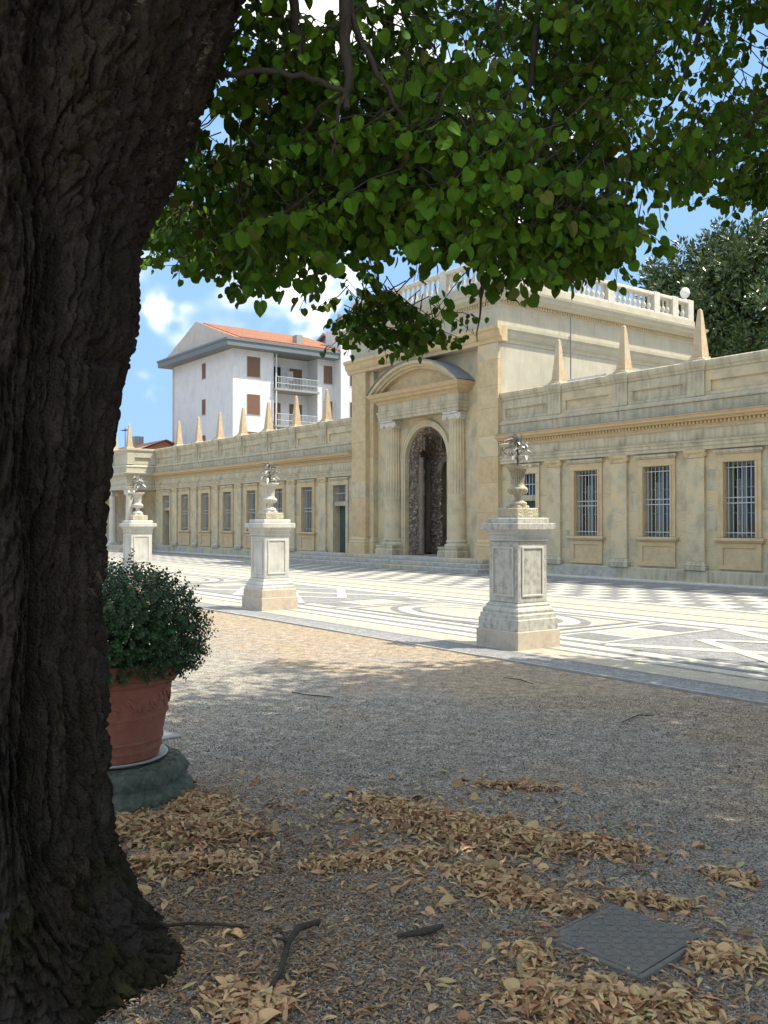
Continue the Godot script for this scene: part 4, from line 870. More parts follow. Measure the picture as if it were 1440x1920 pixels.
# ---------------------------------------------------------------- houses behind
func gable_roof(m: MB, x0: float, x1: float, z0: float, z1: float, y: float, rise: float, th := .22):
	# ridge along z
	var xm := (x0 + x1) / 2.0
	for s in [0, 1]:
		var xe := x0 if s == 0 else x1
		var a := Vector3(xe, y, z1); var b := Vector3(xe, y, z0); var c := Vector3(xm, y + rise, z0); var d := Vector3(xm, y + rise, z1)
		var up := Vector3(0, th, 0)
		if s == 1: m.quad(a + up, b + up, c + up, d + up); m.quad(a, d, c, b)
		else: m.quad(b + up, a + up, d + up, c + up); m.quad(b, c, d, a)
		m.quad(a, a + up, b + up, b) if s == 0 else m.quad(b, b + up, a + up, a)
		m.quad(a, d, d + up, a + up); m.quad(b, b + up, c + up, c)

func shutter_window(p: Node3D, at: Vector3, w: float, h: float, face_x: bool, mat: Material):
	var o := pivot("window", p, at)
	if not face_x: o.rotation.y = -PI / 2
	# local: faces +x, width along z
	part("reveal", slab(Vector3(-.2, -.02, -w / 2 - .06), Vector3(.03, .02 - .06, w / 2 + .06), .01), M.concrete, o)
	part("frame", slab(Vector3(-.10, 0, -w / 2), Vector3(.012, h, w / 2), .005), M.cream, o)
	var m := MB.new()
	var y := .04
	while y < h - .06:
		m.bbox(Vector3(-.05, y, -w / 2 + .05), Vector3(.03, y + .075, w / 2 - .05), .012); y += .085
	part("shutter", m.mesh(), mat, o)

func build_apartments():
	var c := Vector3(-64.8, 0, -33.6)
	var t := thing("apartment_building", "white four-storey apartment block with balconies and orange tiled roof behind the wing", "building", c)
	var H := 15.5; var wx := -11.5; var wz := -9.62
	var m := MB.new()
	# +x face with a loggia cut into it between z -3.7 and -7.9
	m.box(Vector3(wx, 0, -3.7), Vector3(0, H, 0)); m.box(Vector3(wx, 0, wz), Vector3(0, H, -7.95))
	m.box(Vector3(wx, 0, -7.95), Vector3(-1.5, H, -3.7))
	part("wall", m.mesh(), M.plaster, t)
	part("corner_strip", slab(Vector3(wx - .02, 0, -.4), Vector3(wx + .35, H, .02), .01), M.cream, t)
	m = MB.new()
	m.sloft([Vector2(.95, H), Vector2(1.0, H + .02), Vector2(1.0, H + .42), Vector2(1.08, H + .46), Vector2(1.08, H + .62)], wx, 0, wz, 0)
	part("eaves", m.mesh(), M.fascia, t)
	m = MB.new(); gable_roof(m, wx - 1.0, 1.0, wz - 1.0, .42, H + .62, 2.30, .08)
	var rf := part("roof", m.mesh(), M.rooftile, t)
	m = MB.new()
	for z in [.46, wz - .4]:
		m.tri(Vector3(wx - 1.1, H + .62, z), Vector3(1.1, H + .62, z), Vector3(wx / 2, H + 3.08, z))
		m.tri(Vector3(.6, H + .62, z - .2), Vector3(wx - .6, H + .62, z - .2), Vector3(wx / 2, H + 2.8, z - .2))
	part("gable", m.mesh(), M.cream, rf)
	part("chimney", slab(Vector3(-.2, H + .7, -6.2), Vector3(.5, H + 1.7, -5.6), .02), M.concrete, rf)
	# tile courses as raised ribs on the slope that shows
	m = MB.new()
	var z := -.2
	while z > wz - .9:
		m.tube([Vector3(1.0, H + .72, z), Vector3(wx / 2, H + 3.02, z)], [.07, .07], 5); z -= .24
	part("tile_rolls", m.mesh(), M.rooftile, rf).set_meta("kind", "stuff")
	for fl in 4:
		var y := 13.35 - fl * 3.02
		shutter_window(t, Vector3(0, y, -1.85), 1.25, 1.65, true, M.shutter)
		shutter_window(t, Vector3(0, y + .1, -9.0), .95, 1.55, true, M.shutter)
		shutter_window(t, Vector3(-5.2, y + .35, 0), .75, 1.3, false, M.shutter)
		# balcony
		var b := pivot("balcony", t, Vector3(0, y - .75, -5.8))
		part("floor_slab", slab(Vector3(-1.5, -.12, -2.14), Vector3(.35, .06, 2.14), .01), M.concrete, b)
		m = MB.new()
		for e in [.45, .98]: m.box(Vector3(.27, e, -2.1), Vector3(.31, e + .04, 2.1))
		var q := -2.1
		while q <= 2.11: m.box(Vector3(.275, .06, q - .012), Vector3(.30, .98, q + .012)); q += .14
		part("railing", m.mesh(), M.railing, b)
		part("post", slab(Vector3(.22, .06, 1.95), Vector3(.30, 2.85, 2.05), .005), M.railing, b)
		m = MB.new(); m.box(Vector3(-1.5, .1, .6), Vector3(-1.44, 2.1, 1.7)); part("balcony_door", m.mesh(), M.shutter if fl > 0 else M.dark, b)
		m = MB.new(); m.box(Vector3(-1.5, .1, -1.5), Vector3(-1.44, 2.1, -.3)); part("balcony_door", m.mesh(), M.shutter, b)
		if fl == 0:
			part("laundry", slab(Vector3(-.6, .9, -.1), Vector3(-.57, 1.7, .5), .005), M.curtain, b)
			part("awning_roll", slab(Vector3(-.2, .35, -1.8), Vector3(.1, .5, .9), .02), M.greendoor, b)
	# neighbouring block with chimney
	var u := thing("apartment_building", "white block with stair tower and chimney squeezed between apartment house and pavilion", "building", Vector3(-64.0, 0, -44.9))
	m = MB.new(); m.box(Vector3(-9, 0, -12), Vector3(0, 16.2, -.1)); part("wall", m.mesh(), M.plaster, u)
	m = MB.new(); gable_roof(m, -9.6, .6, -12.6, .4, 16.2, 2.3); part("roof", m.mesh(), M.concrete, u)
	m = MB.new(); m.tri(Vector3(-9, 16.2, .05), Vector3(0, 16.2, .05), Vector3(-4.5, 18.4, .05)); part("gable", m.mesh(), M.concrete, u)
	part("stair_tower", slab(Vector3(-2.0, 0, -.6), Vector3(.35, 18.2, 1.75), .02), M.plaster, u)
	part("chimney", slab(Vector3(-1.0, 18.2, .7), Vector3(.1, 18.75, 1.6), .02), M.concrete, u)
	part("chimney_pot", rod(.36, .75, 12), M.concrete, u, Vector3(-.45, 18.75, 1.15))
	for fl in 4:
		var o := pivot("window", u, Vector3(.35, 13.2 - fl * 3.0, .45))
		part("frame", slab(Vector3(-.05, 0, -.45), Vector3(.03, 1.8, .45), .01), M.railing, o)
		part("pane", slab(Vector3(-.03, .1, -.36), Vector3(.045, 1.7, .36), .002), M.dark, o)
	# low tiled houses at the far left
	for h in [[-78.0, -27.0, 14.0, 7.0, 6.9, 1.6, "low house with orange tiled roof behind the corner portico"], [-96.0, -24.0, 16.0, 9.0, 8.3, 2.0, "farther house with red tiled roof left of the apartment block"]]:
		var k := thing("tiled_house", h[6], "house", Vector3(h[0], 0, h[1]))
		m = MB.new(); m.box(Vector3(-h[2] / 2, 0, -h[3]), Vector3(h[2] / 2, h[4], 0)); part("wall", m.mesh(), M.cream, k)
		m = MB.new()
		var e := .6
		m.quad(Vector3(-h[2] / 2 - e, h[4], e), Vector3(h[2] / 2 + e, h[4], e), Vector3(h[2] / 2 + e, h[4] + h[5], -h[3] / 2), Vector3(-h[2] / 2 - e, h[4] + h[5], -h[3] / 2))
		m.quad(Vector3(h[2] / 2 + e, h[4], -h[3] - e), Vector3(-h[2] / 2 - e, h[4], -h[3] - e), Vector3(-h[2] / 2 - e, h[4] + h[5], -h[3] / 2), Vector3(h[2] / 2 + e, h[4] + h[5], -h[3] / 2))
		m.tri(Vector3(h[2] / 2, h[4], 0), Vector3(h[2] / 2, h[4], -h[3]), Vector3(h[2] / 2, h[4] + h[5] * .95, -h[3] / 2))
		part("roof", m.mesh(), M.rooftile, k)
		part("chimney", slab(Vector3(1.0, h[4] + .8, -h[3] / 2 - .4), Vector3(1.7, h[4] + h[5] + .7, -h[3] / 2 + .4), .02), M.concrete, k)
		m = MB.new()
		m.tube([Vector3(-1.6, h[4] + h[5] * .8, -h[3] / 2), Vector3(-1.6, h[4] + h[5] + 1.7, -h[3] / 2)], [.03, .03], 6)
		for j in 5: m.tube([Vector3(-2.2 + .3 * j, h[4] + h[5] + 1.5, -h[3] / 2 - .3), Vector3(-2.2 + .3 * j, h[4] + h[5] + 1.5, -h[3] / 2 + .3)], [.015, .015], 4)
		m.tube([Vector3(-2.3, h[4] + h[5] + 1.5, -h[3] / 2), Vector3(-.9, h[4] + h[5] + 1.5, -h[3] / 2)], [.02, .02], 4)
		part("antenna", m.mesh(), M.stem, k)

func build_skylight():
	var t := thing("roof_skylight", "small glazed roof light behind the right wing parapet beside the pavilion", "skylight", Vector3(-20.4, 4.6, -23.0))
	part("curb", slab(Vector3(-.75, 0, -.8), Vector3(.75, 1.25, .8), .02), M.concrete, t)
	var m := MB.new()
	m.quad(Vector3(-.8, 1.25, .85), Vector3(.8, 1.25, .85), Vector3(.8, 1.95, -.85), Vector3(-.8, 1.95, -.85))
	m.tri(Vector3(.8, 1.25, .85), Vector3(.8, 1.25, -.85), Vector3(.8, 1.95, -.85)); m.tri(Vector3(-.8, 1.25, -.85), Vector3(-.8, 1.25, .85), Vector3(-.8, 1.95, -.85))
	part("pane", m.mesh(), M.lead, t)

# ---------------------------------------------------------------- ground and mosaic court
var g_patch: FastNoiseLite
var g_undul: FastNoiseLite
func ground_h(x: float, z: float) -> float:
	if z < -7.5: return -.03
	var near := clampf((Vector2(x + 3.0, z + 1.0).length() - 1.2) / 2.5, 0, 1)
	return g_undul.get_noise_2d(x, z) * .016 * clampf((z + 7.6) * 2.0, 0, 1) + .05 * (1.0 - near) * (1.0 - near)

func build_ground():
	g_patch = noise(41, .35, 4); g_undul = noise(42, .5, 3)
	var g_blot := noise(43, 1.6, 3)
	var xs := [-400.0, -120.0, -60.0, -35.0]; var zs := [-400.0, -150.0, -60.0, -21.0, -7.52]
	var q := -24.0
	while q <= 5.0: xs.append(q); q += .18
	q = -7.48
	while q <= 3.4: zs.append(q); q += .18
	xs.append_array([20.0, 60.0, 300.0]); zs.append_array([12.0, 60.0, 300.0])
	var m := MB.new(); m.colored = true
	var nx := xs.size(); var nz := zs.size()
	var P := []; var C := []; var Nn := []
	for j in nz:
		for i in nx:
			var x: float = xs[i]; var z: float = zs[j]
			P.append(Vector3(x, ground_h(x, z), z))
			var e := .06
			Nn.append(Vector3(ground_h(x - e, z) - ground_h(x + e, z), 2 * e, ground_h(x, z - e) - ground_h(x, z + e)).normalized() if z > -7.3 else Vector3.UP)
			# dusty red-brown drift along the edge, bare grey gravel, dark leaf mould near the trunk
			var n := g_patch.get_noise_2d(x * 1.0, z * 1.6) + .5 * g_blot.get_noise_2d(x, z)
			var edge := clampf(1.1 - (absf(z + 7.4) - .3) / 2.0 + n * .9, 0, 1)
			var red := clampf((n - .12) * 2.4, 0, 1) * .4 + edge * .8
			var col := Color(.88, .825, .735).lerp(Color(1.12, .83, .60), clampf(red, 0, 1))
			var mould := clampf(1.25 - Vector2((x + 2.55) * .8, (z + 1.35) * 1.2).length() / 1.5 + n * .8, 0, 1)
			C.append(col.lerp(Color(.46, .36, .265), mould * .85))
	for j in nz - 1:
		for i in nx - 1:
			var a := j * nx + i; var b := a + 1; var c := a + nx; var d := c + 1
			for k in [a, b, d, a, d, c]:
				m.v.append(P[k]); m.n.append(Nn[k]); m.c.append(C[k])
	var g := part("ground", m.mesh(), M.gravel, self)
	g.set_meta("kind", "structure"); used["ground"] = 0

func strip(called: String, x0: float, x1: float, z0: float, z1: float, y: float, mat: Material, parent: Node):
	var m := MB.new(); m.box(Vector3(x0, y - .02, z0), Vector3(x1, y, z1))
	return part(called, m.mesh(), mat, parent)

func bandline(m: MB, a: Vector2, b: Vector2, w: float, y: float):
	var d := (b - a).normalized(); var s := Vector2(-d.y, d.x) * w / 2
	var p := [a + s, b + s, b - s, a - s]
	var q := []
	for e in p: q.append(Vector3(e.x, y, e.y))
	if (q[1] - q[0]).cross(q[2] - q[0]).y < 0: q.reverse()
	m.quad(q[0], q[1], q[2], q[3])

func build_court():
	var t := pivot("pavement", self); t.set_meta("kind", "structure")
	var X0 := -62.0; var X1 := 14.0
	var m := MB.new(); m.box(Vector3(X0, -.2, -20.95), Vector3(X1, 0, -7.50))
	part("mosaic_bed", m.mesh(), M.pebble_light, t)
	strip("border_band", X0, X1, -8.02, -7.53, .004, M.pebble_border, t)
	strip("tan_band", X0, X1, -8.62, -8.12, .004, M.pebble_tan, t)
	strip("dark_band", X0, X1, -8.12, -8.02, .004, M.pebble_dark, t)
	strip("dark_band", X0, X1, -8.72, -8.62, .004, M.pebble_dark, t)
	for z in [[-9.12, -8.98], [-9.56, -9.42], [-12.50, -12.36], [-13.10, -12.98], [-13.90, -13.76], [-14.78, -14.70], [-15.05, -14.92], [-15.40, -15.33], [-19.46, -19.38]]:
		strip("dark_band", X0, X1, z[0], z[1], .004, M.pebble_dark, t)
	strip("tan_band", X0, X1, -13.76, -13.10, .004, M.pebble_tan, t)
	strip("tan_band", X0, X1, -14.70, -14.05, .004, M.pebble_tan, t)
	strip("border_band", X0, X1, -20.6, -19.46, .004, M.pebble_border, t)
	# chequered strip along the facade: the nearest squares one by one
	var sq := MB.new(); sq.box(Vector3(-.265, -.02, -.33), Vector3(.265, .004, .33))
	var sm := sq.mesh()
	var rest := MB.new()
	var cells := []
	for j in 6:
		for i in range(-115, 26):
			if posmod(i + j, 2) == 0: cells.append(Vector3(i * .53, 0, -15.73 - j * .66))
	cells.sort_custom(func(a, b): return a.length() < b.length())
	var n := 0
	for p in cells:
		var d: float = HORIZ.x * -p.x + HORIZ.y * -p.z; var r: float = HORIZ.y * p.x - HORIZ.x * p.z
		if d > 2.0 and absf(r / d) < .46 and n < 290:
			part("mosaic_square", sm, M.pebble_dark, t, p); n += 1
		else:
			rest.box(p + Vector3(-.265, -.02, -.33), p + Vector3(.265, .004, .33))
	part("mosaic_squares_beyond", rest.mesh(), M.pebble_dark, t).set_meta("kind", "stuff")
	# panels between the pedestals
	for k in range(-4, 8):
		var xl := -8.493 - 6.4975 * (k + 1); var xr := -8.493 - 6.4975 * k
		var zn := -9.56; var zf := -12.36; var zc := (zn + zf) / 2; var xc := (xl + xr) / 2
		# cross bars and the grey and white squares that separate the panels
		for e in [[xr - .62, xr - .50], [xl + .50, xl + .62]]: strip("dark_band", e[0], e[1], zf, zn, .004, M.pebble_dark, t)
		for e in 3: strip("mosaic_block", xr - .40, xr + .40, zf + .25 + e * .85, zf + .85 + e * .85, .004, M.pebble_dark if e != 1 else M.pebble_tan, t)
		var fx0 := xl + .62; var fx1 := xr - .62
		if posmod(k, 2) == 0:
			# framed panel with an oval ring
			strip("tan_field", fx0 + .25, fx1 - .25, zf + .25, zn - .25, .004, M.pebble_tan, t)
			var ring := MB.new(); var inner := MB.new(); var core := MB.new()
			var N := 44
			for i in N:
				var a0 := TAU * i / N; var a1 := TAU * (i + 1) / N
				var f := func(an, rx, rz, y): return Vector3(xc + cos(an) * rx, y, zc - sin(an) * rz)
				ring.quad(f.call(a0, 2.05, 1.0, .008), f.call(a0, 2.25, 1.12, .008), f.call(a1, 2.25, 1.12, .008), f.call(a1, 2.05, 1.0, .008))
				ring.quad(f.call(a0, 1.55, .62, .012), f.call(a0, 1.75, .76, .012), f.call(a1, 1.75, .76, .012), f.call(a1, 1.55, .62, .012))
				inner.tri(Vector3(xc, .008, zc), f.call(a0, 2.05, 1.0, .008), f.call(a1, 2.05, 1.0, .008))
				core.tri(Vector3(xc, .012, zc), f.call(a0, 1.55, .62, .012), f.call(a1, 1.55, .62, .012))
			part("oval_ring", ring.mesh(), M.pebble_dark, t); part("oval_field", inner.mesh(), M.pebble_light, t); part("oval_core", core.mesh(), M.pebble_tan, t)
			var fr := MB.new()
			for z in [zn - .25, zf + .25]: bandline(fr, Vector2(fx0 + .25, z), Vector2(fx1 - .25, z), .12, .008)
			for x in [fx0 + .25, fx1 - .25]: bandline(fr, Vector2(x, zn - .19), Vector2(x, zf + .19), .12, .0085)
			part("panel_frame", fr.mesh(), M.pebble_dark, t)
		else:
			# grey field crossed by white diagonals
			strip("grey_field", fx0, fx1, zf, zn, .004, M.pebble_border, t)
			var di := MB.new()
			bandline(di, Vector2(fx0, zn), Vector2(xc, zc), .26, .008); bandline(di, Vector2(fx0, zf), Vector2(xc, zc), .26, .0085)
			bandline(di, Vector2(fx1, zn), Vector2(xc, zc), .26, .009); bandline(di, Vector2(fx1, zf), Vector2(xc, zc), .26, .0095)
			bandline(di, Vector2(fx0 + .5, zc), Vector2(xc, zn), .20, .010); bandline(di, Vector2(fx0 + .5, zc), Vector2(xc, zf), .20, .0105)
			bandline(di, Vector2(fx1 - .5, zc), Vector2(xc, zn), .20, .011); bandline(di, Vector2(fx1 - .5, zc), Vector2(xc, zf), .20, .0115)
			part("white_diagonals", di.mesh(), M.pebble_light, t)
			strip("tan_lozenge", xc - .5, xc + .5, zc - .35, zc + .35, .013, M.pebble_tan, t)
	var kb := pivot("kerb", self); kb.set_meta("kind", "structure")
	var x := X0
	while x < X1:
		part("edging_strip", slab(Vector3(x + .002, -.1, -7.53), Vector3(x + 2.998, .022 + rng.randf_range(-.004, .004), -7.495), .004), M.step, kb)
		x += 3.0
	# manhole cover behind the pot
	var s := thing("inspection_cover", "flat pale grey inspection slab in the gravel behind the terracotta pot", "cover", Vector3(-6.62, .0, -2.55))
	s.rotation.y = .1
	part("frame", slab(Vector3(-.30, -.05, -.30), Vector3(.30, .022, .30), .008), M.concrete, s)
	part("lid", slab(Vector3(-.26, -.03, -.26), Vector3(.26, .028, .26), .006), M.pale, s)

# ---------------------------------------------------------------- pedestals, urns, metal plants
func metal_leaf(l: float, w: float, curl: float) -> Mesh:
	var m := MB.new()
	var N := 6
	var prev := []
	for i in N + 1:
		var u := float(i) / N
		var ww := w * sin(PI * clampf(u * .92 + .04, 0, 1)) * .5
		var p := Vector3(l * u, -curl * l * u * u, 0)
		var row := [p + Vector3(0, ww * .35, ww), p, p + Vector3(0, ww * .35, -ww)]
		if i > 0:
			for k in 2:
				m.quad(prev[k], row[k], row[k + 1], prev[k + 1])
				m.quad(prev[k] + Vector3(0, -.003, 0), prev[k + 1] + Vector3(0, -.003, 0), row[k + 1] + Vector3(0, -.003, 0), row[k] + Vector3(0, -.003, 0))
		prev = row
	return m.mesh()

func build_pedestals():
	var labels := [["nearest weathered stone pedestal right of centre at the mosaic edge", "stone urn on the nearest pedestal right of centre", "silvery metal plant in the nearest urn right of centre"],
		["middle pale stone pedestal standing left of centre on the mosaic edge", "stone urn on the middle pedestal left of centre", "silvery metal plant in the urn of the middle pedestal"],
		["farthest white pedestal partly hidden by the round shrub", "stone urn on the farthest pedestal above the shrub", "silvery metal plant in the farthest urn near the tree trunk"]]
	var a := .2615
	var foot := MB.new(); foot.sloft([Vector2(.118, -.03), Vector2(.12, .0), Vector2(.12, .225), Vector2(.112, .235)], -a, a, -a, a)
	var ss := MB.new(); ss.sloft([Vector2(.098, .235), Vector2(.10, .24), Vector2(.10, .37), Vector2(.09, .385)], -a, a, -a, a)
	var mo := MB.new(); mo.sloft([Vector2(.085, .385), Vector2(.085, .43), Vector2(.06, .45), Vector2(.065, .48), Vector2(.05, .51), Vector2(.025, .53), Vector2(.03, .55), Vector2(.0, .58)], -a, a, -a, a)
	var sh := MB.new(); sh.bbox(Vector3(-a, .58, -a), Vector3(a, 1.37, a), .012)
	var cap := MB.new(); cap.sloft([Vector2(.0, 1.37), Vector2(.018, 1.38), Vector2(.018, 1.40), Vector2(.006, 1.41), Vector2(.008, 1.45), Vector2(.03, 1.46), Vector2(.035, 1.49), Vector2(.05, 1.52)], -a, a, -a, a)
	var top := MB.new(); top.sloft([Vector2(.082, 1.52), Vector2(.085, 1.525), Vector2(.085, 1.595), Vector2(.078, 1.605)], -a, a, -a, a); top.sloft([Vector2(.02, 1.605), Vector2(.022, 1.61), Vector2(.022, 1.66), Vector2(.01, 1.675)], -a, a, -a, a)
	var blk := MB.new(); blk.bbox(Vector3(-.185, 1.675, -.185), Vector3(.185, 1.80, .185), .01)
	# recessed panels framed by thin fillets on all four faces
	var pan := MB.new()
	for r in 4:
		var b := Basis(Vector3.UP, r * PI / 2)
		var f := MB.new()
		for e in [[-.195, -.17, .66, 1.30], [.17, .195, .66, 1.30]]: f.bbox(Vector3(e[0], e[2], a - .01), Vector3(e[1], e[3], a + .014), .005)
		for e in [[.66, .685], [1.275, 1.30]]: f.bbox(Vector3(-.17, e[0], a - .01), Vector3(.17, e[1], a + .014), .005)
		for i in f.v.size(): f.v[i] = b * f.v[i]; f.n[i] = b * f.n[i]
		pan.v.append_array(f.v); pan.n.append_array(f.n)
	var urn_body := MB.new()
	urn_body.lathe([Vector2(.0, .0), Vector2(.085, .0), Vector2(.125, .04), Vector2(.13, .07), Vector2(.125, .085), Vector2(.10, .10), Vector2(.082, .13), Vector2(.08, .20), Vector2(.09, .28), Vector2(.115, .33), Vector2(.165, .355), Vector2(.17, .365), Vector2(.168, .375), Vector2(.14, .365), Vector2(.10, .34), Vector2(.0, .32)], 28)
	var urn_foot := MB.new()
	urn_foot.lathe([Vector2(.0, .0), Vector2(.115, .0), Vector2(.12, .02), Vector2(.115, .04), Vector2(.085, .055), Vector2(.05, .08), Vector2(.04, .10), Vector2(.055, .115), Vector2(.05, .13), Vector2(.05, .14), Vector2(.085, .15)], 24)
	var gad := MB.new()   # gadroons round the bowl
	for k in 16:
		var an := TAU * k / 16
		var d := Vector3(cos(an), 0, sin(an))
		gad.tube([d * .088 + Vector3(0, .005, 0), d * .122 + Vector3(0, .035, 0), d * .126 + Vector3(0, .07, 0)], [.008, .016, .010], 6)
	var lips := MB.new()
	for k in 20:
		var an := TAU * k / 20
		var d := Vector3(cos(an), 0, sin(an))
		lips.tube([d * .081 + Vector3(0, .13, 0), d * .081 + Vector3(0, .20, 0), d * .092 + Vector3(0, .28, 0), d * .116 + Vector3(0, .325, 0)], [.006, .009, .010, .006], 5)
	for i in 3:
		var px := -8.493 - 6.4975 * i
		var at := Vector3(px, 0, -8.554)
		var p := thing("stone_pedestal", labels[i][0], "pedestal", at, "pedestals along the mosaic edge")
		part("footing", foot.mesh(), M.blush, p); part("plinth", ss.mesh(), M.blush if i != 0 else M.marble_worn, p); part("base_moulding", mo.mesh(), M.marble if i > 0 else M.marble_worn, p)
		part("shaft", sh.mesh(), M.marble if i > 0 else M.marble_worn, p); part("panel_fillet", pan.mesh(), M.pale, p); part("cap_moulding", cap.mesh(), M.marble, p)
		part("cap_slab", top.mesh(), M.marble if i > 0 else M.marble_worn, p); part("block", blk.mesh(), M.grey, p)
		var u := thing("stone_urn", labels[i][1], "urn", at + Vector3(0, 1.80, 0), "urns on the pedestals")
		var um = M.grey if i == 0 else M.pale
		part("socle", slab(Vector3(-.105, 0, -.105), Vector3(.105, .035, .105), .006), um, u)
		part("foot", urn_foot.mesh(), um, u, Vector3(0, .035, 0)); part("bowl", urn_body.mesh(), um, u, Vector3(0, .18, 0))
		part("gadroons", gad.mesh(), um, u, Vector3(0, .18, 0)); part("fluting", lips.mesh(), um, u, Vector3(0, .18, 0))
		# plant of sheet metal
		var q := thing("metal_plant", labels[i][2], "sculpture", at + Vector3(0, 2.28, 0), "metal plants in the urns")
		var r := RandomNumberGenerator.new(); r.seed = 100 + i
		var st := MB.new()
		st.tube([Vector3(0, -.02, 0), Vector3(.004, .12, .002), Vector3(.0, .30, 0), Vector3(.004, .44, 0)], [.011, .010, .008, .005], 8)
		var leaves := []
		for k in 18:
			var an := TAU * k / 16.0 * 2.4 + r.randf() * .5
			var y := .16 + .27 * (k / 17.0)
			var ln := lerpf(.20, .07, k / 17.0) * r.randf_range(.75, 1.1)
			var d := Vector3(cos(an), .35 + .9 * (k / 17.0), sin(an)).normalized()
			var s0 := Vector3(0, y - .04, 0); var s1 := s0 + d * ln
			st.tube([s0, s0 + d * ln * .5 + Vector3(0, .012, 0), s1], [.005, .004, .003], 6)
			for e in 3: leaves.append([s0 + d * ln * (.62 + .19 * e), an + [-1.0, 1.1, .1][e] + r.randf_range(-.3, .3), r.randf_range(-.3, .9)])
		part("stem", st.mesh(), M.stem, q)
		var lm := [metal_leaf(.115, .055, .55), metal_leaf(.125, .05, .95), metal_leaf(.105, .05, -.6)]
		for e in leaves:
			var o := part("leaf", lm[r.randi() % 3], M.silver, q, e[0])
			o.basis = Basis(Vector3.UP, -e[1]) * Basis(Vector3.FORWARD, -e[2]) * Basis(Vector3.RIGHT, r.randf_range(-.6, .6))

